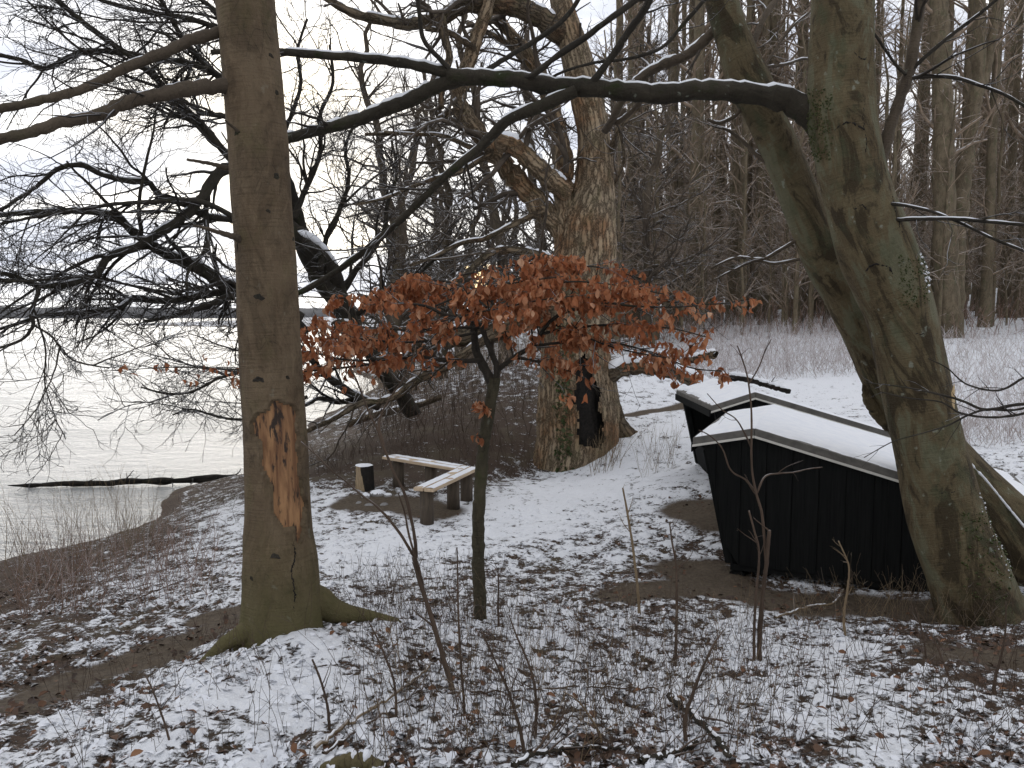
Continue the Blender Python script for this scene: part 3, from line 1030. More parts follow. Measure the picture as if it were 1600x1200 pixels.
def reaching_branches():
    ls = [line([(1700, 640), (1640, 632), (1590, 632), (1540, 640), (1500, 625), (1450, 612), (1400, 603), (1350, 598)], 4.9, 5.1, 7, 1.6, 40, .06),
          line([(1640, 636), (1590, 648), (1545, 652), (1500, 645), (1470, 628), (1420, 622), (1375, 612)], 4.9, 5.05, 5, 1.5, 40, .06),
          line([(1690, 600), (1640, 622), (1590, 640), (1540, 640), (1510, 650), (1480, 665), (1430, 680), (1395, 690), (1350, 715)], 4.95, 5.0, 5, 1.3, 40, .06),
          line([(1600, 590), (1560, 610), (1510, 600), (1480, 575), (1450, 560)], 5.2, 5.3, 4, 1.4, 40, .06)]
    t = thing('overhanging_branch', ls[0][0][0], 'thin dark branches reaching in from the right edge across the mossy beech trunk', 'branch')
    limbs(t, ls, M_dark, 'branch', 7)
    p, r = pack([(catmull(np.c_[l[0], l[1]], 24)[:, :3], catmull(np.c_[l[0], l[1]], 24)[:, 3]) for l in ls])
    s1 = spawn(p, r, dens=6, ang=(25, 55), L=(.1, .4), K=6, rs=.5, wander=.12, rmin=.0016)
    twigs(t, [s1], M_twig)


reaching_branches()


def leaning_beech():
    base = P(1640, 900, 6.9)
    t = thing('leaning_beech', base, 'slanting brown beech trunk crossing behind the thick mossy beech above the shelters', 'tree')
    Y = 6.9
    pts = [(1680, 930, 6.7, 175), (1620, 870, 6.75, 130), (1560, 812, 6.8, 108), (1505, 755, 6.85, 96), (1450, 690, Y, 84), (1400, 620, Y, 74), (1362, 540, Y, 68), (1322, 460, Y, 66), (1285, 400, Y, 63), (1246, 300, Y, 58), (1204, 200, Y, 57), (1172, 130, Y, 62), (1146, 60, Y, 52), (1127, 0, Y, 48), (1095, -110, Y, 46)]
    V, cyl, pos, rad = trunk_geo(pts, 80, 280, .02, 17, lump=.07)
    b = MB()
    b.add(V, grid_faces(*V.shape[:2]), cyl)
    b.build('trunk', M_mossy, t, attr='bark')
    # broken stub low on its left side
    limbs(t, [line([(1400, 665), (1376, 648), (1360, 630), (1352, 612), (1351, 598)], 6.95, 6.8, 30, 5, 24, .1)], M_mossy, 'stub', 12)
    ls = [line([(1130, 30), (1115, 48), (1085, 78), (1060, 92), (1033, 102), (1010, 116), (990, 132), (970, 160), (955, 190), (945, 205)], 6.9, 7.6, 17, 11, 40, .06),
          line([(975, 172), (963, 192), (985, 176), (1000, 160)], 7.6, 7.5, 8, 8, 24, .04),
          line([(1190, 130), (1172, 95), (1180, 60), (1195, 25), (1212, 0), (1240, -40)], 7.0, 7.6, 8, 9, 24, .05),
          line([(1190, 110), (1210, 80), (1240, 40), (1270, 15)], 7.0, 7.4, 4, 3, 24, .05),
          line([(1195, 105), (1230, 100), (1255, 92), (1280, 95)], 7.0, 7.4, 5, 3, 24, .05),
          line([(1200, 255), (1180, 240), (1165, 225), (1140, 205), (1112, 196)], 6.9, 7.2, 7, 4, 24, .05),
          line([(1160, 165), (1150, 180), (1125, 192), (1105, 187)], 6.9, 6.9, 6, 5, 24, .05),
          line([(1245, 375), (1220, 390), (1190, 405), (1155, 402), (1130, 410), (1110, 420)], 6.9, 7.1, 6, 2.5, 24, .05),
          line([(1250, 405), (1210, 412), (1180, 408), (1140, 425), (1110, 440)], 6.9, 7.2, 5, 2, 24, .05)]
    limbs(t, ls, M_brown)
    snow_on(t, ls, .85, 1.0)
    side = line([(1150, 20), (1168, 60), (1190, 105), (1215, 150), (1240, 200), (1285, 290), (1318, 370), (1340, 420)], 6.72, 6.78, 6, 5, 60)
    snow_on(t, [side], .6, 2.2)
    root = line([(1505, 715), (1540, 752), (1575, 795), (1620, 850)], 6.55, 6.5, 6, 8, 40)
    snow_on(t, [root], .85, 2.4)
    p, r = pack([(catmull(np.c_[l[0], l[1]], 24)[:, :3], catmull(np.c_[l[0], l[1]], 24)[:, 3]) for l in ls])
    s1 = spawn(p, r, dens=4, ang=(30, 65), L=(.3, .8), K=7, rs=.4, wander=.13, flat=.15, rmin=.003)
    s2 = spawn(*s1, dens=5, ang=(30, 60), L=(.12, .35), K=5, rs=.6, wander=.16, rmin=.002)
    twigs(t, [s1, s2], M_twig_snow)


leaning_beech()


# ================================================================== OLD HOLLOW OAK
def old_oak():
    base = P(900, 720, 14.6)
    t = thing('oak_tree', base, 'huge old gnarled oak with peeling reddish bark and a black hollow at its foot', 'tree')
    Y = 14.6
    pts = [(898, 760, Y, 136), (899, 722, Y, 128), (902, 690, Y, 130), (903, 650, Y, 128), (902, 610, Y, 122), (901, 570, Y, 112), (900, 545, Y, 106), (904, 500, Y, 100), (909, 450, Y, 96), (914, 400, Y, 93), (916, 360, Y, 92), (924, 320, Y, 74), (930, 285, Y, 60), (929, 240, Y, 52), (926, 200, Y, 48), (915, 150, Y, 46), (904, 100, Y, 46), (890, 50, Y, 38), (876, 0, Y, 34), (862, -60, Y, 28), (850, -120, Y, 20)]
    V, cyl, pos, rad = trunk_geo(pts, 120, 360, .075, 23, roots=((R(200), .2, .35, .5), (R(265), .12, .4, .4)), lump=.12)
    x, y = project(V)
    jx = (fbm(x * .08, y * .08, oct=3, seed=2) - .5) * 14
    hollow = in_poly(x + jx, y, [(896, 566), (911, 550), (928, 572), (938, 605), (940, 645), (948, 680), (940, 705), (905, 696), (900, 668), (895, 630)]) & (V[..., 1] < pos[:, None, 1] + .25)
    hf = hollow[:-1] & hollow[1:] & np.roll(hollow, -1, 1)[:-1] & np.roll(hollow, -1, 1)[1:]
    b = MB()
    b.add(V, grid_faces(*V.shape[:2], ~hf), cyl)
    b.build('trunk', M_oak, t, attr='bark')
    # hollow's shade, painted as near-black colour: a shell a hand's breadth behind the bark
    Vi = pos[:, None] + (V - pos[:, None]) * .72
    kk = 150
    b = MB()
    b.add(Vi[:kk], grid_faces(kk, V.shape[1])[:, ::-1], cyl[:kk])
    b.build('hollow', M_char_shade, t, attr='bark')
    # right-hand buttress beside the hollow
    bt = line([(972, 690), (962, 668), (955, 645), (953, 622), (950, 600), (944, 575), (930, 545)], 14.75, 14.7, 50, 36, 40, .05)
    bt2 = line([(990, 692), (972, 672), (962, 645), (957, 615), (952, 580)], 14.6, 14.6, 34, 14, 24, .05)
    sp = line([(905, 690), (912, 672), (915, 655), (916, 643)], 14.25, 14.3, 26, 6, 24, .08)
    limbs(t, [bt2, sp], M_oaklimb, 'buttress', 16)
    big = [line([(890, 372), (873, 353), (843, 320), (810, 283), (785, 255), (768, 235), (740, 198), (722, 172), (717, 147), (728, 112), (737, 80), (750, 45), (760, 15), (770, -25)], Y, 14.0, 36, 18, 60, .08),
           line([(892, 385), (884, 340), (880, 300), (882, 255), (878, 225), (868, 185), (855, 145), (838, 108), (822, 80), (800, 55), (780, 30), (765, -10)], 14.4, 15.2, 34, 14, 60, .08),
           line([(885, 300), (865, 285), (840, 262), (818, 240), (795, 226), (775, 220)], 14.4, 13.7, 32, 24, 40, .04),
           line([(885, 58), (862, 42), (835, 22), (800, 10), (765, 5), (740, 8), (715, 12), (690, 28), (655, 36), (633, 38), (600, 32), (560, 24), (530, 10), (500, -10)], Y, 13.4, 34, 10, 60, .06),
           line([(885, 418), (865, 408), (840, 398), (815, 392), (785, 391), (765, 396), (748, 408), (735, 422), (720, 435), (690, 450)], 14.3, 13.4, 15, 9, 40, .05),
           line([(905, 482), (880, 486), (845, 492), (800, 506), (760, 517), (720, 525), (670, 532), (630, 535), (590, 532), (555, 522), (530, 505)], 14.4, 14.9, 46, 24, 50, .06),
           line([(800, 506), (765, 525), (740, 542), (718, 560), (690, 577), (660, 590), (640, 602), (620, 618), (595, 627), (570, 628), (545, 640), (520, 655), (485, 671), (440, 690)], 14.2, 13.6, 18, 6, 60, .05),
           line([(850, 120), (820, 95), (795, 70), (770, 55), (730, 35)], 15, 16, 12, 8, 24, .06),
           line([(722, 170), (700, 178), (660, 200), (620, 208), (570, 210)], 14, 13.5, 12, 5, 24, .06),
           line([(770, 238), (735, 230), (690, 212), (640, 210), (600, 206)], 14, 13.5, 10, 4, 24, .06),
           line([(768, 240), (720, 268), (690, 275), (650, 290), (600, 310), (555, 320)], 14, 13, 9, 4, 24, .06),
           line([(850, 330), (800, 352), (760, 372), (720, 380), (680, 400), (640, 415)], 14.3, 13.5, 10, 5, 24, .06),
           line([(940, 260), (955, 235), (968, 200), (985, 180), (1000, 165)], 14.6, 14, 11, 8, 24, .06),
           line([(955, 300), (966, 275), (975, 250), (972, 220), (966, 195)], 14.6, 14, 6, 4, 24, .06),
           line([(740, 75), (720, 62), (700, 50), (665, 45)], 14, 13.5, 10, 7, 24, .06),
           line([(690, 28), (695, 60), (702, 92), (690, 130), (690, 170)], 13.6, 13.5, 14, 8, 24, .06)]
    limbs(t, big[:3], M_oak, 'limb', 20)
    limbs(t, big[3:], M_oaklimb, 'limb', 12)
    snow_on(t, big[3:], .6, .9)
    snow_on(t, [big[2]], 1.0, 1.05, thick=1.0)
    p, r = pack([(catmull(np.c_[l[0], l[1]], 24)[:, :3], catmull(np.c_[l[0], l[1]], 24)[:, 3]) for l in big])
    s1 = spawn(p, r, dens=2.4, tr=(.2, 1), ang=(35, 70), L=(.9, 2.6), K=8, rs=.4, wander=.22, flat=.15, rmin=.012)
    s2 = spawn(*s1, dens=2.8, ang=(30, 70), L=(.5, 1.1), K=7, rs=.6, wander=.22, rmin=.008)
    s3 = spawn(*s2, dens=4.2, ang=(30, 65), L=(.25, .7), K=5, rs=.6, wander=.22, rmin=.0048)
    s1, s2, s3 = above_ground(s1), above_ground(s2), above_ground(s3)
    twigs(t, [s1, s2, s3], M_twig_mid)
    # drift against the root
    ivy = MB()
    n = 420
    ii = rng.integers(0, 110, n)
    jj = np.argmin(np.abs(x[ii] - rng.uniform(868, 893, n)[:, None]) + (V[ii][..., 1] > Y) * 1e5, axis=1)
    c = V[ii, jj] + rng.normal(0, .02, (n, 3))
    c[:, 1] -= .02
    a = rng.normal(0, .022, (n, 3))
    d = rng.normal(0, .022, (n, 3))
    vv = np.stack([c - a, c + d, c + a, c - d], 1)
    ivy.add(vv, np.arange(n * 4).reshape(-1, 4), np.repeat(rng.uniform(0, 1, n), 4)[:, None] * [1, 0, 0])
    o = ivy.build('ivy', leaf_material('ivy_leaf', ((.03, .045, .012), (.05, .07, .02), (.06, .065, .03)), 0), t, attr='tone')
    o['kind'] = 'stuff'


old_oak()


# ================================================================== SHORE TREE leaning over the water
def shore_tree():
    base = hit(645, 648)
    Y = float(base[1])
    t = thing('shore_tree', base, 'dark tree leaning from the bank over the water, branches sweeping far left', 'tree')
    k = 16.0
    stem = line([(650, 655), (640, 638), (625, 612), (608, 592), (592, 570), (572, 540), (548, 505), (534, 470), (524, 435), (508, 405), (488, 385), (468, 372), (440, 355), (420, 320), (410, 270), (400, 200), (385, 110), (370, 10), (355, -90)], Y, 13.5, 26, 18, 80, .05)
    m2 = line([(548, 508), (530, 470), (505, 440), (488, 410), (475, 380), (462, 340), (448, 290), (430, 230), (415, 160), (400, 60), (390, -60)], 17, 14.5, 36, 16, 60, .05)
    stem[1][30:44] *= np.linspace(1.0, 1.9, 14)
    stem[1][44:] *= np.linspace(1.9, 1.0, 36)
    m = [line([(440, 300), (400, 268), (362, 262), (345, 268), (328, 290), (312, 315), (285, 340), (245, 366), (215, 385), (175, 398), (163, 408), (148, 432), (110, 443), (63, 447), (30, 435), (0, 426), (-60, 420)], 14, 11.5, 20, 6, 60, .08),
         line([(63, 447), (55, 470), (48, 490), (52, 508), (35, 530), (10, 540), (-20, 550)], 11.6, 11.3, 7, 4, 24, .1),
         line([(52, 508), (80, 525), (110, 560), (140, 570), (170, 575)], 11.4, 11.2, 4, 2, 24, .1),
         line([(470, 500), (420, 470), (367, 450), (347, 443), (313, 420), (283, 407), (260, 397), (247, 390), (228, 378), (213, 367), (195, 350), (180, 337), (133, 330), (73, 331), (0, 336), (-60, 345)], 15, 12, 24, 7, 60, .07),
         line([(430, 380), (395, 350), (367, 343), (320, 337), (290, 320), (250, 305), (233, 285), (200, 283), (160, 273), (127, 257), (93, 263), (70, 280), (50, 297), (25, 312), (0, 328), (-50, 335)], 14.5, 12, 12, 5, 60, .08),
         line([(480, 520), (430, 470), (367, 458), (333, 458), (283, 468), (247, 470), (207, 467), (195, 475), (180, 482), (127, 488), (67, 493), (30, 505), (0, 514), (-50, 530)], 15.5, 12, 14, 4, 60, .08),
         line([(440, 200), (400, 160), (353, 125), (300, 100), (240, 92), (187, 82), (133, 80), (100, 93), (70, 107), (33, 93), (0, 87), (-50, 85)], 14, 11.5, 12, 5, 60, .07),
         line([(400, 300), (375, 262), (353, 240), (320, 200), (277, 160), (253, 133), (233, 113), (207, 90), (173, 67), (133, 37), (90, 0), (60, -40)], 14, 12, 13, 7, 60, .06),
         line([(400, 200), (370, 188), (345, 180), (320, 177), (287, 157), (265, 135), (240, 100)], 14, 12.5, 10, 4, 40, .1),
         line([(400, 200), (365, 150), (337, 117), (313, 90), (290, 67), (270, 33), (252, 0), (240, -40)], 14, 12.5, 10, 7, 40, .07),
         line([(380, 350), (340, 325), (300, 313), (250, 315), (200, 317), (150, 323), (100, 332), (50, 340), (0, 350)], 13.5, 11.5, 9, 4, 40, .06),
         line([(390, 80), (350, 50), (300, 30), (250, 22), (190, 10), (130, -10), (80, -30)], 14, 12, 10, 5, 40, .06),
         line([(390, 60), (340, 20), (290, -20)], 14, 13, 10, 6, 30, .06),
         line([(325, 300), (322, 340), (325, 375), (320, 392), (305, 410), (292, 430), (293, 465)], 13.4, 13.0, 9, 4, 30, .1),
         line([(320, 390), (340, 405), (355, 418), (380, 428)], 13.4, 13.4, 6, 4, 24, .1),
         line([(470, 560), (430, 590), (385, 582), (345, 590), (300, 612), (260, 615), (220, 605)], 15, 13, 7, 2.5, 30, .08),
         line([(480, 620), (430, 640), (385, 655), (345, 652), (300, 640), (270, 648)], 15.5, 13.5, 6, 2.5, 30, .08),
         line([(592, 635), (557, 620), (535, 605), (517, 593), (500, 577), (485, 561), (465, 552), (430, 545), (390, 540)], 18, 16, 15, 6, 30, .06),
         line([(560, 622), (530, 628), (500, 622), (480, 632), (450, 640)], 18, 17, 10, 4, 24, .08),
         line([(540, 500), (575, 480), (600, 455), (640, 440), (680, 405), (720, 380)], 17, 16, 10, 4, 30, .08),
         line([(530, 470), (550, 430), (575, 400), (600, 360), (605, 320), (620, 270), (612, 220)], 17, 17, 12, 4, 30, .08),
         line([(500, 420), (510, 370), (530, 330), (545, 280), (540, 230), (560, 180)], 16, 16, 10, 4, 30, .08),
         line([(460, 340), (480, 290), (500, 240), (500, 180), (520, 130), (515, 70)], 15, 15, 10, 4, 30, .08),
         line([(430, 230), (455, 180), (470, 130), (465, 80), (480, 30)], 14.5, 15, 8, 4, 30, .08)]
    limbs(t, [stem, m2], M_dark, 'stem', 16)
    limbs(t, m, M_dark, 'branch', 8)
    snow_on(t, m[:1] + m[3:6] + m[17:19], .6, .8)
    snow_on(t, [line([(465, 366), (490, 378), (512, 398), (528, 420)], 14.1, 14.6, 14, 16, 24)], 1.0, 1.3)
    p, r = pack([(catmull(np.c_[l[0], l[1]], 24)[:, :3], catmull(np.c_[l[0], l[1]], 24)[:, 3]) for l in m])
    W_ = np.array((-1.0, -.2, .0))
    s0 = spawn(p, r, dens=1.2, tr=(.08, .95), ang=(20, 55), L=(1.3, 3.4), K=24, rs=.55, wander=.075, flat=.3, rmin=.013, bias=W_ * .5, grav=-.012)
    s0 = below_ok(s0, WATER + 1.2)
    limbs(t, list(zip(*s0))[:40], M_dark, 'branch', 5)
    ex = (s0[0][40:], s0[1][40:])
    p, r = np.concatenate([p, s0[0]]), np.concatenate([r, s0[1]])
    s1 = spawn(p, r, dens=4.2, tr=(.12, 1), ang=(25, 65), L=(.6, 1.8), K=10, rs=.42, wander=.17, flat=.25, rmin=.008, bias=W_ * .35, grav=-.03)
    s2 = spawn(*s1, dens=4.4, ang=(25, 65), L=(.3, .95), K=7, rs=.6, wander=.18, flat=.2, rmin=.0055, grav=-.02)
    s3 = spawn(*s2, dens=4.6, ang=(25, 60), L=(.15, .42), K=5, rs=.65, wander=.16, rmin=.0036)
    lo = WATER + 1.0
    s1, s2, s3 = below_ok(s1, lo), below_ok(s2, lo), below_ok(s3, lo)
    twigs(t, [ex, s1, s2, s3], M_twig)


shore_tree()


# ================================================================== YOUNG BEECH still holding its russet leaves
def leaf_mesh_arrays():
    """One folded beech leaf hanging from its stalk, unit length, 8 vertices."""
    prof_ = ((0, .03), (.22, .24), (.5, .32), (.78, .20), (1.0, 0.01))
    v, f = [], []
    for k, (s, wd) in enumerate(prof_):
        curl = .18 * math.sin(s * 3.1)
        v += [(-wd, .10 * wd + curl, -s), (0, -.05 + curl, -s), (wd, .10 * wd + curl, -s)]
    for k in range(len(prof_) - 1):
        a = k * 3
        f += [(a, a + 1, a + 4, a + 3), (a + 1, a + 2, a + 5, a + 4)]
    return np.array(v), np.array(f)


LV, LF = leaf_mesh_arrays()


def russet_beech():
    base = hit(750, 966)
    Y = float(base[1])
    t = thing('young_beech', base, 'slender young beech keeping a wide flat layer of russet leaves', 'tree')
    tr = line([(751, 975), (750, 950), (748, 900), (747, 850), (748, 800), (751, 750), (755, 700), (761, 660), (766, 630), (771, 605), (772, 590)], Y, Y, 21, 18, 60, .04)
    B = [line([(771, 608), (762, 585), (752, 565), (744, 548), (741, 520), (738, 498)], Y, Y + .05, 17, 10, 24, .04),
         line([(770, 600), (777, 578), (770, 556), (760, 530), (751, 508)], Y, Y - .1, 11, 8, 24, .04),
         line([(751, 510), (735, 503), (715, 497), (690, 490), (668, 479), (640, 475), (600, 471), (550, 466), (505, 465), (470, 463)], Y - .1, Y - .5, 7, 2, 24, .05),
         line([(751, 510), (737, 492), (720, 475), (712, 465)], Y - .1, Y - .3, 5, 3, 24, .05),
         line([(751, 508), (765, 490), (771, 478), (762, 465), (740, 458), (690, 450), (640, 445), (600, 440)], Y, Y + .3, 6, 2, 24, .05),
         line([(776, 580), (800, 560), (830, 542), (846, 520), (862, 500), (882, 488), (910, 480), (945, 473), (985, 478), (1040, 480), (1090, 478)], Y, Y - .4, 9, 2, 24, .05),
         line([(846, 522), (880, 514), (930, 509), (970, 507), (1020, 510), (1060, 515), (1105, 527)], Y - .1, Y - .5, 5, 1.8, 24, .05),
         line([(834, 541), (870, 536), (930, 533), (980, 540), (1030, 555), (1080, 575), (1128, 580)], Y - .1, Y - .2, 5, 1.8, 24, .05),
         line([(885, 486), (940, 470), (1000, 465), (1060, 472), (1120, 475), (1180, 466)], Y - .1, Y + .3, 5, 1.8, 24, .05),
         line([(750, 563), (720, 564), (680, 561), (650, 557), (600, 562), (540, 562), (480, 548)], Y, Y - .4, 9, 2, 24, .05),
         line([(650, 557), (600, 566), (540, 574), (470, 580), (400, 579), (320, 575), (260, 574), (200, 578)], Y - .1, Y + .1, 5, 1.2, 24, .05),
         line([(764, 470), (790, 445), (830, 428), (880, 418), (940, 418), (1000, 435)], Y, Y + .5, 4, 1.8, 24, .05),
         line([(760, 480), (725, 450), (685, 438), (635, 436)], Y, Y + .6, 4, 1.8, 24, .05),
         line([(752, 512), (700, 512), (640, 516), (580, 512), (515, 515)], Y, Y + .5, 5, 1.8, 24, .05),
         line([(800, 558), (850, 568), (895, 582), (920, 598), (940, 615)], Y, Y - .3, 4, 1.5, 24, .05),
         line([(765, 470), (800, 455), (850, 445), (900, 440), (960, 445), (1040, 460)], Y, Y - .5, 4, 1.8, 24, .05),
         line([(742, 520), (690, 530), (630, 535), (560, 530), (500, 530)], Y, Y - .6, 5, 1.8, 24, .05),
         line([(860, 505), (900, 520), (950, 540), (1000, 552), (1050, 560)], Y - .1, Y - .5, 4, 1.5, 24, .05),
         line([(680, 478), (720, 462), (770, 448), (830, 438), (880, 432)], Y - .2, Y - .4, 3, 1.8, 24, .05),
         line([(680, 505), (730, 492), (790, 480), (850, 468), (900, 462)], Y - .3, Y - .6, 3, 1.8, 24, .05),
         line([(720, 430), (770, 420), (830, 412), (900, 408)], Y + .2, Y + .6, 3, 1.8, 24, .05),
         line([(762, 640), (750, 632), (742, 628)], Y - .03, Y - .15, 3, 1.2, 24, .05),
         line([(757, 690), (748, 680), (741, 684)], Y - .03, Y - .12, 3, 1.2, 24, .05)]
    b = MB()
    Vv, Fv, At = tube_geo(tr[0][None], tr[1][None], 14)
    b.add(Vv, Fv, At)
    b.build('trunk', bark_material('sapling_bark', (.05, .043, .027), (.075, .065, .04), moss=(.05, .055, .018), mossamt=.8), t, attr='bark')
    limbs(t, B, M_dark, sides=7)
    p, r = pack(B[2:21])
    s1 = spawn(p, r, dens=13, tr=(.1, 1), ang=(35, 70), L=(.18, .62), K=6, rs=.5, wander=.1, flat=.85, rmin=.0022, grav=-.02)
    s2 = spawn(*s1, dens=7, tr=(.2, 1), ang=(30, 65), L=(.06, .18), K=4, rs=.6, wander=.1, flat=.6, rmin=.0016)
    twigs(t, [s1, s2], M_twig)
    # leaves hang under the shoots
    Pp = np.concatenate([s1[0].reshape(-1, 3), s2[0].reshape(-1, 3), p[:, 8:].reshape(-1, 3), np.array([l[0] for l in B[21:]]).reshape(-1, 3)])
    px, py = project(Pp)
    zone = [(190, 590), (190, 560), (330, 545), (380, 560), (470, 520), (500, 470), (590, 450), (640, 425), (720, 425), (800, 402), (880, 398), (960, 408), (1060, 448), (1185, 455), (1190, 478), (1110, 490), (1120, 545), (1140, 590), (1060, 600), (960, 570), (900, 600), (960, 640), (900, 640), (850, 585), (790, 550), (740, 560), (640, 600), (560, 605), (480, 612), (380, 600)]
    low = in_poly(px, py, [(730, 615), (770, 615), (765, 700), (730, 700)])
    ok = in_poly(px, py, zone) | low
    wgt = np.where((px > 470) & (px < 1010) & (py < 535), 1.0, .62) * np.where(px < 460, .3, np.where(px < 760, 1.25, 1)) * (.12 + 1.7 * np.clip(fbm(px * .018, py * .06, oct=2, seed=6) - .36, 0, 1))
    wgt = wgt * ok
    n = 6000
    pick = rng.choice(len(Pp), n, p=wgt / wgt.sum())
    pos = Pp[pick] + rng.normal(0, .012, (n, 3))
    size = rng.uniform(.038, .07, n)
    yaw = rng.uniform(0, 2 * np.pi, n)
    tilt = rng.normal(0, .38, n)
    roll = rng.normal(0, .3, n)
    order = np.argsort(pos[:, 1])
    tone = rng.uniform(0, 1, n)
    me = None
    rest = MB()
    vis = [k for k in order]
    for c, k in enumerate(vis):
        M = Matrix.Rotation(yaw[k], 3, 'Z') @ Matrix.Rotation(tilt[k], 3, 'X') @ Matrix.Rotation(roll[k], 3, 'Y')
        if c < 300:
            if me is None:
                q_ = MB()
                q_.add(LV, LF, np.zeros((len(LV), 3)))
                me = q_.mesh('leaf', M_leaf, None, True, 'tone')
            o = bpy.data.objects.new('leaf', me)
            o.parent = t
            o.location = Vector(pos[k]) - t.location
            o.rotation_euler = M.to_euler()
            o.scale = (size[k],) * 3
            COL.objects.link(o)
        else:
            lv = LV.copy()
            lv[:, 1] += .22 * rng.normal() * lv[:, 2] ** 2 + rng.uniform(0, 1.3) * np.abs(lv[:, 0])
            vv = (lv * size[k] * np.array((rng.uniform(.55, 1.05), 1, 1))) @ np.array(M).T + pos[k]
            rest.add(vv, LF, np.tile((tone[k], 0, 0), (len(LV), 1)))
    o = rest.build('leaves', M_leaf, t, attr='tone')
    o['kind'] = 'stuff'


russet_beech()


# ================================================================== SHELTERS
def box_geo(c, h, bev=.006, rot=None):
    """Bevelled box as (verts, quads/tris) through bmesh."""
    bm = bmesh.new()
    bmesh.ops.create_cube(bm, size=1)
    for v in bm.verts:
        v.co = Vector((v.co.x * h[0] * 2, v.co.y * h[1] * 2, v.co.z * h[2] * 2))
    if bev:
        bmesh.ops.bevel(bm, geom=bm.edges[:], offset=min(bev, min(h) * .8), segments=1, affect='EDGES')
    if rot is not None:
        bm.transform(rot.to_4x4())
    bmesh.ops.translate(bm, vec=Vector(c), verts=bm.verts[:])
    return bm


def bm_obj(bm, name, mat, parent=None, smooth=False):
    me = bpy.data.meshes.new(name)
    bmesh.ops.recalc_face_normals(bm, faces=bm.faces[:])
    bm.to_mesh(me)
    bm.free()
    me.materials.append(mat)
    if smooth:
        me.polygons.foreach_set('use_smooth', np.full(len(me.polygons), True))
    o = bpy.data.objects.new(name, me)
    if parent is not None:
        o.parent = parent
    COL.objects.link(o)
    return o


def prism_bm(poly, y0, y1, bev=.004):
    """Polygon in (u, z) pushed from v=y0 to y1."""
    bm = bmesh.new()
    a = [bm.verts.new((u, y0, z)) for u, z in poly]
    b = [bm.verts.new((u, y1, z)) for u, z in poly]
    bm.faces.new(a)
    bm.faces.new(b[::-1])
    for i in range(len(poly)):
        j = (i + 1) % len(poly)
        bm.faces.new((a[j], a[i], b[i], b[j]))
    if bev:
        bmesh.ops.bevel(bm, geom=bm.edges[:], offset=bev, segments=1, affect='EDGES')
    return bm


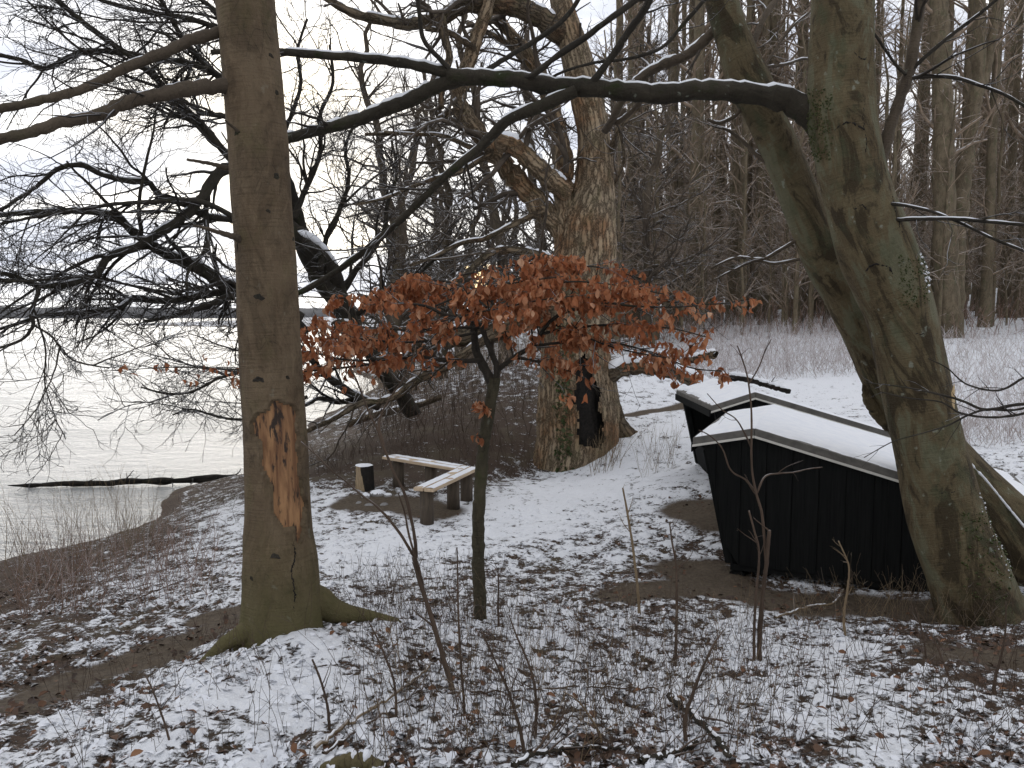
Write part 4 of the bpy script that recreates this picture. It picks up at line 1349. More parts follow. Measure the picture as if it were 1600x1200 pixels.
def shelter(name, ridge, udir, width, label, length=2.5, front=.57, dropf=.12, slope=.262, zbot=.12, opening=True):
    """ridge: near ridge end (top of the roof felt) in the world; udir: horizontal direction towards the low back end."""
    rz = math.atan2(udir[1], udir[0])
    gx_, gy_ = ridge[0], ridge[1]
    zg = zbot
    t = thing(name, (gx_, gy_, zg), label, 'shelter', None, rz)
    Hh = ridge[2] - zg                                   # ridge height above the sill

    def top(u):
        return Hh + (dropf / front * u if u < 0 else -slope * u)
    th = .072
    # roof slabs (felt-edged), v from -0.05 to width+.05
    for poly in ([(-front, top(-front)), (-.0015, Hh), (-.0015, Hh - th), (-front, top(-front) - th)], [(.0015, Hh), (length, top(length)), (length, top(length) - th), (.0015, Hh - th)]):
        bm_obj(prism_bm(poly, -.06, width + .06), 'roof_panel', M_trim, t)
    e = .012
    for v0, v1 in ((-.075, -.0605), (width + .0605, width + .075)):
        for u0, u1 in ((-front - .004, -.0015), (.0015, length)):
            bm_obj(prism_bm([(u0, top(u0) - th + .004), (u1, top(u1) - th + .004), (u1, top(u1) - th - e - .006), (u0, top(u0) - th - e - .006)], v0, v1, .002), 'drip_edge', M_white, t)
    bm_obj(prism_bm([(-front - .018, top(-front) - th * .75), (-front - .004, top(-front) - th * .75), (-front - .004, top(-front) - th - .07), (-front - .018, top(-front) - th - .07)], -.05, width + .05, .002), 'fascia', M_black, t)
    # snow lying on both slopes
    for u0, u1 in ((-front, 0), (0, length)):
        nu, nv = 70, 60
        U, Vv = np.meshgrid(np.linspace(u0, u1, nu), np.linspace(-.055, width + .055, nv), indexing='ij')
        ed = np.minimum(Vv + .055, width + .055 - Vv)
        ed = np.minimum(ed, (U - u0) if u0 < 0 else (u1 - U))
        wob = fbm(U * 5, Vv * 5, oct=3, seed=41)
        hgt = .025 * np.clip((ed - .012 - .16 * np.clip(wob - .42, 0, 1)) / .035, 0, 1) ** .6 * (.75 + .5 * wob)
        base = np.array([[top(a) for a in row] for row in U])
        Z = base + hgt - .004
        b = MB()
        i, j = np.meshgrid(np.arange(nu - 1), np.arange(nv - 1), indexing='ij')
        b.add(np.stack([U, Vv, Z], -1), np.stack([i * nv + j, (i + 1) * nv + j, (i + 1) * nv + j + 1, i * nv + j + 1], -1).reshape(-1, 4))
        o = b.build('snow', M_snow, None)
        o.parent = t
    # side walls of upright boards, every other one proud
    ft, fb = -.47, -.20                                  # front wall line leans in towards the ground

    def ufront(z):
        return ft + (fb - ft) * (1 - z / (Hh - th))
    bw = .118
    for side in (0, 1):
        vv = .0 if side == 0 else width
        sg = -1 if side == 0 else 1
        k = 0
        u = ft
        while u < length - .1:
            ua, ub = u, min(u + bw, length - .08)
            za, zb = top(ua) - th - .004, top(ub) - th - .004
            poly = [(ua, za), (ub, zb), (ub, 0), (ua, 0)]
            if ua < fb:                                   # cut by the leaning front
                z0 = (Hh - th) * (1 - (ua - ft) / (fb - ft))
                z0 = max(0, min(za - .02, z0))
                poly = [(ua, za), (ub, zb), (ub, max(0, (Hh - th) * (1 - (ub - ft) / (fb - ft)))), (ua, z0)]
            off = .0 if k % 2 else .010
            a, b_ = (vv + sg * (off + .0), vv + sg * (off + .018))
            bm_obj(prism_bm(poly, min(a, b_), max(a, b_), .003), 'plank', M_black, t)
            u += bw - .006 if k % 2 else bw + .002
            k += 1
        bm_obj(prism_bm([(ft + .03, Hh - th - .13), (0, Hh - th - .008), (length - .1, top(length - .1) - th - .008), (length - .1, .01), (fb + .03, .01)], vv - sg * .03 - .012, vv - sg * .03 + .012, 0), 'side_panel', M_black, t)
    # floor, back wall, sill board across the opening, corner posts
    bm_obj(prism_bm([(fb, -.0), (length - .1, -.0), (length - .1, -.06), (fb, -.06)], .0, width), 'floor', M_black, t)
    bm_obj(prism_bm([(length - .1, .0), (length - .07, .0), (length - .07, top(length - .07) - th - .004), (length - .1, top(length - .1) - th - .004)], -.01, width + .01), 'back_wall', M_black, t)
    bm_obj(prism_bm([(ufront(0) - .03, 0), (ufront(0), 0), (ufront(.34), .34), (ufront(.34) - .03, .34)], .02, width - .02), 'sill_board', M_black, t)
    for v0 in (.005, width - .085):
        bm_obj(prism_bm([(ufront(0) - .05, 0), (ufront(0) + .03, 0), (ufront(Hh - .25) + .03, Hh - .25), (ufront(Hh - .25) - .05, Hh - .25)], v0, v0 + .08), 'corner_post', M_black, t)
    # skids under the floor
    for u0 in (-.14, 1.1, 2.2):
        bm = bmesh.new()
        bmesh.ops.create_cone(bm, cap_ends=True, segments=14, radius1=.085, radius2=.085, depth=width * .96)
        bm.transform(Matrix.Translation((u0, width / 2, -.145)) @ Matrix.Rotation(R(90), 4, 'X'))
        bm_obj(bm, 'skid', M_black, t)
    return t


def ridge_line(px, py, Y):
    return P(px, py, Y)


s_a = np.array((.92, -.39))
s_a = s_a / np.linalg.norm(s_a)
shelter('camp_shelter', P(1180, 668, 7.49), s_a, 2.02, 'nearer black wooden shelter with upright boards and a snowy roof, foot of the mossy beech', length=2.45, zbot=.12)
shelter('camp_shelter', P(1178, 612, 9.9), np.array((1.0, 0.0)), 2.0, 'second black wooden shelter, half hidden behind the nearer one, snowy roof', length=2.5, front=.54, dropf=.17, slope=.295, zbot=.31)


# ================================================================== BENCH, SEAT STUMP, HEARTH
def corner_bench():
    A, C, B_ = hit(668, 805), np.array((-.64, 11.44)), np.array((-1.95, 12.5))
    A = np.array((-1.13, 10.05))
    ztop = .30
    base = (C[0], C[1], gz1(*C))
    t = thing('corner_bench', base, 'pale plank corner bench on dark posts beside the campfire stones', 'bench')

    def plank(a, b, off, wd, name='plank'):
        d = (b - a) / np.linalg.norm(b - a)
        n = np.array((-d[1], d[0]))
        a, b = a + n * off, b + n * off
        c = (a + b) / 2
        bm = box_geo((0, 0, 0), (np.linalg.norm(b - a) / 2, wd / 2, .022), .006)
        o = bm_obj(bm, name, M_plank, t)
        o.location = Vector((c[0], c[1], ztop)) - t.location
        o.rotation_euler = (0, 0, math.atan2(d[1], d[0]))
        # thin snow film, left bare at the seam
        nu, nv = 60, 8
        L = np.linalg.norm(b - a)
        U, V_ = np.meshgrid(np.linspace(-L / 2 + .02, L / 2 - .02, nu), np.linspace(-wd / 2 + .008, wd / 2 - .008, nv), indexing='ij')
        ed = np.minimum(np.minimum(V_ + wd / 2, wd / 2 - V_), .03) / .03
        Z = .0225 + .010 * ed * np.clip((fbm(U * 7 + off * 30 + a[0], V_ * 9, oct=3, seed=51) - .36) * 5, -.3, 1)
        m = MB()
        i, j = np.meshgrid(np.arange(nu - 1), np.arange(nv - 1), indexing='ij')
        m.add(np.stack([U, V_, Z], -1), np.stack([i * nv + j, (i + 1) * nv + j, (i + 1) * nv + j + 1, i * nv + j + 1], -1).reshape(-1, 4))
        s = m.build('snow', M_snow, None)
        s.parent = o
    dA = (C - A) / np.linalg.norm(C - A)
    plank(A, C + dA * .12, .075, .135)
    plank(A, C + dA * .12, -.075, .135)
    dB = (B_ - C) / np.linalg.norm(B_ - C)
    plank(C + dB * .16, B_, -.075, .135)
    plank(C + dB * .10, B_, .075, .135)
    for q in (A + dA * .10, A + dA * .95, C - dA * .05, B_ - dB * .22, C + dB * .75):
        g_ = gz1(*q)
        h = ztop - .024 - g_ + .08
        bm = bmesh.new()
        bmesh.ops.create_cone(bm, cap_ends=True, segments=16, radius1=.095, radius2=.085, depth=h)
        for v in bm.verts:
            v.co.x *= 1 + .1 * mnoise.noise(v.co * 9)
        o = bm_obj(bm, 'post', M_post, t, True)
        o.location = Vector((q[0], q[1], ztop - .024 - h / 2)) - t.location


corner_bench()


def stump_seat():
    c = hit(569, 766)
    t = thing('log_stump', c - np.array((0, 0, .03)), 'upright log seat, one side split pale and the other charred, thin snow cap', 'stump')
    r0, h, S = .155, .42, 40
    th = np.linspace(0, 2 * np.pi, S, endpoint=False)
    rad = r0 * (1 + .06 * np.sin(3 * th) + .04 * np.sin(7 * th + 1))
    zs = np.linspace(0, h, 10)
    V = np.array([[(rad[k] * (1 - .12 * z / h) * math.cos(th[k]), rad[k] * (1 - .12 * z / h) * math.sin(th[k]), z) for k in range(S)] for z in zs])
    # pale split face on the left front
    face = (np.cos(th - R(222)) > .55)
    cut = V.copy()
    n = np.array((math.cos(R(222)), math.sin(R(222)), 0))
    dd = cut @ n
    lim = r0 * .80 - .06 * (1 - cut[..., 2] / h)
    cut = cut - n * np.maximum(dd - lim, 0)[..., None]
    sel = (dd > lim)[:-1] & (dd > lim)[1:] & np.roll(dd > lim, -1, 1)[:-1]
    a = MB()
    a.add(cut, grid_faces(10, S, ~sel), cut)
    a.build('log', M_char_shade, None, attr='bark', off=(0, 0, 0)).parent = t
    a = MB()
    a.add(cut, grid_faces(10, S, sel), cut)
    a.build('split_face', M_split, None, attr='bark').parent = t
    rr_ = np.linspace(1, 0, 8)
    top = np.array([[(cut[-1, k, 0] * s, cut[-1, k, 1] * s, h + .02 * (1 - s ** 6) - .002) for k in range(S)] for s in rr_])
    a = MB()
    a.add(top, grid_faces(8, S))
    a.build('snow', M_snow, None).parent = t


stump_seat()


def stone(c, size, label, mat=M_stone, cap=True, group='stones ringing the campfire'):
    t = thing('hearth_stone', c, label, 'stone', group)
    bm = bmesh.new()
    bmesh.ops.create_icosphere(bm, subdivisions=3, radius=1)
    sd = random.uniform(0, 50)
    for v in bm.verts:
        k = 1 + .28 * mnoise.noise(v.co * 1.1 + Vector((sd, 0, 0))) + .1 * mnoise.noise(v.co * 3 + Vector((0, sd, 0)))
        v.co = Vector((v.co.x * size[0] * k, v.co.y * size[1] * k, max(-.5, v.co.z) * size[2] * k))
    sn = bm.copy()
    bm_obj(bm, 'rock', mat, t, True)
    if cap:
        dele = [f for f in sn.faces if f.normal.z < .35]
        bmesh.ops.delete(sn, geom=dele, context='FACES')
        for v in sn.verts:
            v.co += Vector((0, 0, .012))
        bm_obj(sn, 'snow', M_snow, t, True)


for px, py, s, lb in ((591, 774, (.13, .09, .075), 'flat pale hearth stone thickly capped with snow, biggest of the campfire ring'),
                      (571, 777, (.075, .07, .06), 'dark hearth stone just below the log stump'),
                      (607, 776, (.06, .05, .05), 'small hearth stone to the right of the flat snowy one'),
                      (561, 787, (.05, .05, .035), 'small half buried hearth stone, leftmost of the ring'),
                      (577, 790, (.07, .05, .03), 'low sooty hearth stone in front of the flat snowy one'),
                      (600, 789, (.06, .05, .03), 'low brown hearth stone at the bench side of the ring')):
    stone(hit(px, py), s, lb, cap=py < 780)


# ================================================================== LOGS
def log(name, pts, Y0, Y1, w0, w1, label, mat, snow=0., K=50, jit=.08, sides=14, stubs=0, afloat=False):
    l = line(pts, Y0, Y1, w0, w1, K, jit)
    if afloat:
        l[0][:, 2] = WATER + .055 + .05 * fbm(np.arange(K) * .22, np.zeros(K), oct=2, seed=5) + np.linspace(-.03, .06, K)
        l[1][:] *= .62 * (.65 + .9 * fbm(np.arange(K) * .35, np.zeros(K) + 7, oct=3, seed=15))
        l[1][:4] *= (.2, .5, .75, .9)
    t = thing(name, l[0][0], label, 'log')
    limbs(t, [l], mat, 'log_body', sides)
    if snow:
        snow_on(t, [l], snow, 1.15, thick=1.1)
    if stubs:
        p, r = catmull(np.c_[l[0], l[1]], 24)[None, :, :3], catmull(np.c_[l[0], l[1]], 24)[None, :, 3]
        s1 = spawn(p, r, n=stubs, ang=(40, 75), L=(.15, .5), K=6, rs=.25, wander=.15, rmin=.006)
        s2 = spawn(*s1, n=3, L=(.08, .2), K=4, rs=.5, rmin=.003)
        twigs(t, [s1, s2], M_twig, 'broken_twigs')
    return t


log('floating_log', [(12, 756), (50, 754), (80, 753), (130, 753), (175, 757), (220, 758), (265, 755), (300, 752), (345, 746), (390, 740), (420, 736)], 16.6, 17.1, 9, 20, 'long black log lying half sunk in the water, root end on the shore', M_log, stubs=10, jit=.10, afloat=True)
log('fallen_limb', [(925, 612), (940, 600), (958, 584), (980, 575), (1010, 574), (1040, 577), (1065, 586), (1090, 600), (1115, 614), (1150, 632)], 14.6, 13.6, 26, 22, 'arched broken oak limb under thick snow between the hollow oak and the shelters', M_oaklimb, 1.0, stubs=5)
log('fallen_log', [(1118, 554), (1100, 557), (1075, 564), (1040, 570)], 15.6, 16.2, 13, 10, 'short sawn log with snow on top behind the arched oak limb', M_oaklimb, 1.0)
log('fallen_log', [(1115, 598), (1140, 590), (1170, 593), (1200, 602), (1235, 612)], 16, 15, 12, 8, 'dark snow-topped log just above the second shelter roof', M_log, .95, stubs=4)
log('fallen_branch', [(490, 1222), (515, 1200), (545, 1190), (575, 1194), (605, 1215)], 3.02, 3.0, 22, 30, 'mossy rotten wood chunk at the bottom edge below the thin sapling', M_beech, .35, jit=.03)
log('fallen_branch', [(415, 1160), (440, 1148), (468, 1143), (490, 1140)], 3.45, 3.5, 16, 12, 'short bare stick poking from snow below the big beech', M_brown, .3)


def ground_stick(pts, w0, w1, label, mat, lift=.03):
    W = []
    for k, p in enumerate(pts):
        h = hit(*p)
        W.append(np.append(h + np.array((0, 0, lift)), (w0 + (w1 - w0) * k / (len(pts) - 1)) * .5 * h[1] / F))
    c = catmull(W, 40)
    l = (c[:, :3] + rng.normal(0, .004, (40, 3)), c[:, 3])
    t = thing('fallen_branch', l[0][0], label, 'branch')
    limbs(t, [l], mat, 'stick', 8)
    snow_on(t, [l], .5, 1.0, minr=.004)
    p, r = catmull(np.c_[l[0], l[1]], 24)[None, :, :3], catmull(np.c_[l[0], l[1]], 24)[None, :, 3]
    s1 = spawn(p, r, n=6, ang=(25, 50), L=(.1, .35), K=6, rs=.5, wander=.1, rmin=.002, bias=(0, 0, .6))
    twigs(t, [s1], M_shoot)


ground_stick([(545, 668), (580, 655), (610, 648), (645, 640), (690, 625)], 13, 9, 'snow dusted dark log lying on the bank under the leaning shore tree', M_oaklimb, .08)
ground_stick([(495, 1178), (545, 1140), (600, 1105), (640, 1075), (672, 1050)], 7, 4, 'straw coloured stick lying slantwise across the snow near the bottom edge', M_straw)
ground_stick([(505, 1190), (560, 1150), (620, 1112), (665, 1082)], 5, 3, 'thin grey stick lying just below the straw coloured one', M_shoot)
ground_stick([(700, 1092), (800, 1087), (880, 1083), (960, 1082), (1030, 1085)], 4, 3, 'long thin dark stick lying level through the weeds', M_shoot)
ground_stick([(1045, 1105), (1080, 1135), (1110, 1165), (1140, 1205)], 12, 9, 'mossy dark branch slanting down the lower right snow', M_limb, .06)
ground_stick([(800, 1205), (850, 1188), (900, 1178), (970, 1182)], 10, 5, 'snowy branch at the bottom edge under the reddish weeds', M_limb, .03)
ground_stick([(1000, 1200), (1050, 1188), (1090, 1172)], 10, 7, 'mossy branch with snow lying by the lower edge, beside the slanting one', M_limb, .03)
ground_stick([(1210, 975), (1260, 958), (1300, 952), (1318, 930)], 4, 3, 'pale crooked twig on the mud in front of the nearer shelter', M_straw, .05)
ground_stick([(200, 945), (250, 925), (300, 905)], 3, 2, 'thin stick on the snow left of the big beech', M_shoot)


# ================================================================== SAPLINGS AND SHOOTS in the foreground
def sapling(lines_, label, mat=M_shoot, side=True, group=None, dens=3.5, name='bare_sapling', Lr=(.08, .28)):
    for pos, rad in lines_:                              # stems that start near the ground are rooted in it
        d_ = pos[0, 2] - gz1(pos[0, 0], pos[0, 1])
        if abs(d_) < .45:
            pos[:, 2] += np.linspace(-.04 - d_, 0, len(pos))
    base = lines_[0][0][0].copy()
    base[2] = gz1(base[0], base[1])
    t = thing(name, base, label, 'sapling', group)
    limbs(t, lines_, mat, 'stem', 7)
    if side:
        p, r = pack([(catmull(np.c_[l[0], l[1]], 24)[:, :3], catmull(np.c_[l[0], l[1]], 24)[:, 3]) for l in lines_])
        s1 = spawn(p, r, dens=dens, tr=(.3, 1), ang=(30, 55), L=Lr, K=6, rs=.5, wander=.1, rmin=.0016, grav=.05)
        s2 = spawn(*s1, dens=4, ang=(30, 55), L=(.04, .12), K=4, rs=.6, rmin=.0012)
        twigs(t, [s1, s2], mat)


Yk = 4.0
sapling([line([(712, 1092), (703, 1055), (692, 1020), (680, 980), (671, 950), (662, 925), (652, 895), (646, 870)], 3.85, 4.0, 9, 6, 30, .06),
         line([(648, 872), (628, 838), (605, 808), (585, 788), (567, 775), (540, 752), (518, 735), (495, 712), (470, 690)], Yk, 4.1, 5, 2, 30, .06),
         line([(650, 872), (648, 840), (640, 800), (631, 768), (616, 740), (605, 712), (596, 690), (590, 672), (575, 640), (556, 592), (541, 566)], Yk, 3.9, 6, 2.5, 30, .06),
         line([(600, 695), (592, 665), (597, 645), (612, 618), (628, 596), (642, 571), (650, 540)], 3.9, 3.9, 4, 1.8, 30, .06),
         line([(662, 925), (655, 890), (640, 840), (632, 800), (622, 770)], Yk, 3.9, 5, 2, 30, .06)], 'tall dark forked sapling leaning left in front of the corner bench', dens=2.2)
sapling([line([(1187, 1068), (1186, 1030), (1188, 985), (1192, 935), (1198, 880), (1202, 828)], 4.75, 4.85, 9, 6, 30, .08),
         line([(1178, 1062), (1178, 1000), (1181, 940), (1186, 872), (1178, 830), (1170, 798)], 4.75, 4.8, 5, 3, 30, .05),
         line([(1197, 880), (1194, 840), (1190, 800), (1181, 769), (1175, 735), (1174, 700), (1174, 640), (1168, 590), (1160, 562), (1152, 540)], 4.85, 4.9, 5, 2, 30, .05),
         line([(1181, 772), (1165, 750), (1142, 735), (1128, 700), (1108, 680), (1092, 672)], 4.9, 4.7, 3.5, 1.6, 30, .08),
         line([(1183, 770), (1195, 745), (1215, 740), (1240, 738), (1262, 733), (1285, 730)], 4.9, 5.2, 3.5, 1.6, 30, .08),
         line([(1174, 700), (1165, 680), (1150, 655), (1128, 640), (1105, 615)], 4.9, 4.7, 3, 1.4, 30, .06),
         line([(1170, 600), (1185, 575), (1195, 550), (1205, 530)], 4.9, 4.9, 2.5, 1.4, 30, .06)], 'broken grey sapling with a thin new leader in front of the nearer shelter', dens=3)
for pts, Y0, w0, w1, lb in (
        ([(1054, 1075), (1056, 1020), (1057, 950), (1056, 890), (1050, 850), (1046, 815)], 4.6, 6, 2, 'thin upright shoot at the mud patch before the shelters'),
        ([(1000, 925), (997, 890), (990, 840), (982, 800), (973, 762)], 6.2, 5, 3, 'straight reddish stick standing in the snowy clearing'),
        ([(1322, 990), (1319, 950), (1325, 910), (1326, 880), (1310, 845)], 5.4, 5, 2, 'crooked pale shoot against the shelter boards'),
        ([(1555, 1132), (1552, 1095), (1562, 1050), (1570, 1000), (1572, 940)], 3.8, 6, 2, 'forked shoot at the lower right corner'),
        ([(1447, 1042), (1445, 1010), (1438, 975), (1430, 950)], 4.5, 4, 2, 'short dark shoot in front of the mossy beech'),
        ([(780, 975), (778, 940), (779, 915), (778, 890)], 5.6, 4, 2, 'short shoot beside the foot of the russet beech'),
        ([(727, 1130), (722, 1060), (717, 980), (715, 900), (714, 855)], 3.6, 5, 2, 'upright shoot just left of the russet beech stem'),
        ([(620, 1145), (617, 1080), (606, 1040), (590, 1000), (575, 970)], 3.5, 5, 2, 'dark shoot bending left below the big beech root'),
        ([(515, 1165), (513, 1120), (502, 1070), (488, 1030)], 3.4, 6, 3, 'thick short shoot left of the straw coloured stick'),
        ([(270, 1190), (258, 1140), (240, 1085), (225, 1050)], 3.2, 4, 2, 'thin shoot on the left snow below the muddy path'),
        ([(820, 1200), (812, 1150), (795, 1090), (775, 1040), (752, 985)], 3.1, 7, 2, 'long reddish shoot leaning left at the bottom middle'),
        ([(835, 1195), (838, 1120), (830, 1060), (808, 1000), (795, 960)], 3.2, 6, 2, 'reddish shoot in the dense weeds at the bottom middle'),
        ([(945, 1195), (935, 1150), (905, 1100), (880, 1080)], 3.1, 5, 2, 'tan branching shoot right of the reddish weeds'),
        ([(1075, 1200), (1070, 1140), (1090, 1070), (1115, 1010), (1130, 985)], 3.1, 8, 2, 'brown forked shoot at the bottom, right of centre'),
        ([(1490, 1100), (1475, 1050), (1462, 1010), (1450, 985)], 4.0, 4, 2, 'slim shoot on the lower right snow slope')):
    l = line(pts, Y0, Y0 + .1, w0, w1, 30, .08)
    g0 = gz1(l[0][0, 0], l[0][0, 1])
    l[0][:, 2] += np.linspace(g0 - .03 - l[0][0, 2], 0, 30)
    sapling([l], lb, M_shoot if 'tan' not in lb and 'pale' not in lb else M_straw, dens=6, name='bare_shoot')


def stems(name, base, hgt, mat, K=5, lean=.25, r=.002, branch=2, wander=.12, snow=False, brL=(.1, .35), brK=4):
    n = len(base)
    d = norm(np.c_[rng.normal(0, lean, (n, 2)), np.ones(n)])
    pts = [base]
    p = base
    for k in range(K - 1):
        d = norm(d + rng.normal(0, wander, (n, 3)))
        p = p + d * (hgt / (K - 1))[:, None]
        pts.append(p)
    Pn = np.stack(pts, 1)
    rr_ = (r if np.ndim(r) else np.full(n, r))[:, None] * np.linspace(1, .45, K)
    b = MB()
    Vv, Fv, At = tube_geo(Pn, rr_, 3, cap=False)
    b.add(Vv, Fv)
    if branch:
        s1 = spawn(Pn, rr_, n=branch, tr=(.25, .95), ang=(25, 55), L=brL, K=brK, rs=.7, wander=.12, rmin=.0012, frac=True)
        Vv, Fv, At = tube_geo(*s1, 3, cap=False)
        b.add(Vv, Fv)
    o = b.build(name, mat)
    return tag(o, kind='stuff')


def scatter(n, box, ylim=None, accept=None):
    """Ground points thrown evenly over the picture's lower part (so nearer ground gets more per square metre)."""
    x0, y0, x1, y1 = box
    az = np.arctan((rng.uniform(x0, x1, n) - 800) / F)
    Ya, Yb = hit((x0 + x1) / 2, y1)[1], hit((x0 + x1) / 2, y0)[1]
    Yd = np.exp(rng.uniform(math.log(Ya), math.log(Yb), n))
    x = np.tan(az) * Yd
    pts = np.c_[x, Yd, gz(x, Yd) - .02]
    m = pts[:, 2] > WATER - .05
    if accept is not None:
        m &= rng.uniform(0, 1, n) < accept(pts)
    return pts[m]


def sc(n, box, lab, mat, h, lean=.25, r=.002, name='undergrowth', **kw):
    b_ = scatter(n, box)
    o = stems(name, b_, rng.uniform(*h, len(b_)), mat, lean=lean, r=r, **kw)
    tag(o, lab, 'undergrowth')


sc(620, (560, 960, 1160, 1200), 'thin reddish weed stems rising through the snow at the bottom middle', M_shoot, (.12, .55), r=.0018)
sc(240, (600, 960, 1200, 1200), 'dry tan weed stems among the reddish ones at the bottom middle', M_straw, (.12, .5), r=.0016)
sc(330, (1150, 960, 1640, 1200), 'sparse brown weed stems on the lower right snow', M_shoot, (.12, .5), r=.0017)
sc(200, (60, 980, 600, 1200), 'sparse weed stems around the big beech and the muddy path', M_shoot, (.1, .42), r=.0016)
sc(420, (0, 850, 330, 960), 'brown brambles and dead stalks on the left bank', M_scrub, (.25, .75), r=.003, lean=.35, branch=4)
sc(150, (150, 745, 380, 850), 'low brown stalks along the edge of the shore by the floating log', M_shoot, (.1, .35), r=.0028, lean=.4, branch=4)
sc(160, (-20, 830, 230, 900), 'tall dry reeds standing against the bright water', M_straw, (.6, 1.35), r=.003, lean=.16, branch=2)
sc(260, (480, 690, 830, 735), 'brown scrub along the foot of the dark bank behind the bench', M_shoot, (.2, .55), r=.004, branch=4)
sc(420, (560, 600, 830, 690), 'brown scrub covering the dark bank left of the oak', M_shoot, (.3, .9), r=.006, branch=5)
sc(60, (925, 700, 970, 740), 'pale dry grass tuft in the snow right of the oak foot', M_straw, (.35, .8), r=.004, lean=.22)
sc(60, (1000, 690, 1060, 740), 'thin dry stalks in the snow left of the second shelter', M_straw, (.3, .7), r=.0025)
sc(240, (520, 880, 760, 965), 'short brown stalks around the big beech root and the russet beech', M_shoot, (.08, .3), r=.002)
sc(160, (1250, 930, 1600, 985), 'tangled thin stems on the mud along the shelter wall', M_straw, (.15, .5), r=.0018, lean=.4)
sc(3300, (1060, 512, 1420, 592), 'frosted brush covering the rising ground behind the shelters', M_brush, (.3, .9), r=.0055, branch=5, brK=3, K=4, name='snowy_brush', lean=.45)
sc(2300, (1400, 522, 1680, 700), 'frosted brush on the rising ground right of the mossy beech', M_brush, (.25, .7), r=.0045, branch=5, brK=3, K=4, name='snowy_brush', lean=.5)
sc(700, (960, 500, 1640, 530), 'reddish brown scrub along the forest edge', M_scrub, (.5, 1.6), r=.014, branch=5, lean=.3)
sc(360, (560, 575, 830, 610), 'grey brown thicket on the top of the dark bank', M_twig_far, (.6, 1.6), r=.010, branch=5)


# ------------------------------------------------------------------ leaf litter
def litter():
    b_ = scatter(30000, (-60, 800, 1660, 1215), accept=lambda p: (1.12 - cover_at(p[:, 0], p[:, 1])) * (1 - .55 * mud_at(p[:, 0], p[:, 1])) * np.clip((fbm(p[:, 0] * 2.2, p[:, 1] * 2.2, oct=3, seed=61) - .3) * 3.5, .1, 1))
    n = len(b_)
    nz = np.clip(1.3 - np.hypot(b_[:, 0], b_[:, 1]) / 16, 0, 1) * ((clump(b_[:, 0], b_[:, 1]) - .5) * .055 + (fbm(b_[:, 0] * 3.3, b_[:, 1] * 3.3, oct=2, seed=5) - .5) * .05)
    c = b_ + np.c_[np.zeros((n, 2)), nz + .026]
    sz = rng.uniform(.012, .029, n)
    yaw = rng.uniform(0, 2 * np.pi, n)
    a = np.c_[np.cos(yaw), np.sin(yaw), rng.normal(0, .35, n)] * sz[:, None]
    d = np.c_[-np.sin(yaw), np.cos(yaw), rng.normal(0, .45, n)] * (sz * rng.uniform(.45, .7, n))[:, None]
    up = np.c_[np.zeros((n, 2)), sz * rng.uniform(-.1, .45, n)]
    V = np.stack([c - a, c - a * .3 + d + up, c + a * .5 + d * .8 + up, c + a * 1.1, c + a * .5 - d * .8 + up, c - a * .3 - d + up], 1)
    q = np.array([[0, 1, 2, 3], [0, 3, 4, 5]])
    F_ = (q[None] + (np.arange(n) * 6)[:, None, None]).reshape(-1, 4)
    b = MB()
    b.add(V, F_, np.repeat(np.c_[rng.uniform(0, 1, n), cover_at(c[:, 0], c[:, 1]) * (1 - mud_at(c[:, 0], c[:, 1])) - .5 * mud_at(c[:, 0], c[:, 1]), clump(c[:, 0], c[:, 1])], 6, axis=0))
    tag(b.build('leaf_litter', M_litter, attr='tone'), 'brown beech leaf litter showing through the patchy snow', 'leaf litter', kind='stuff')


litter()


def fallen_leaves():
    q_ = MB()
    q_.add(LV * np.array((1, .8, 1)), LF, np.zeros((len(LV), 3)))
    me = q_.mesh('fallen_leaf', leaf_material('fallen_leaf', ((.13, .06, .03), (.18, .085, .042), (.09, .05, .032), (.24, .12, .06)), .1), None, True, 'tone')
    b_ = scatter(90, (20, 1010, 1590, 1200))
    for p in b_:
        o = bpy.data.objects.new('fallen_leaf', me)
        o.location = Vector(p) + Vector((0, 0, .055))
        o.rotation_euler = (R(90) + rng.normal(0, .35), rng.normal(0, .3), rng.uniform(0, 6.28))
        o.scale = (rng.uniform(.035, .06),) * 3
        COL.objects.link(o)
        tag(o, 'curled brown beech leaf lying on top of the snow in front', 'leaf', 'curled leaves on the snow nearest the camera')


fallen_leaves()


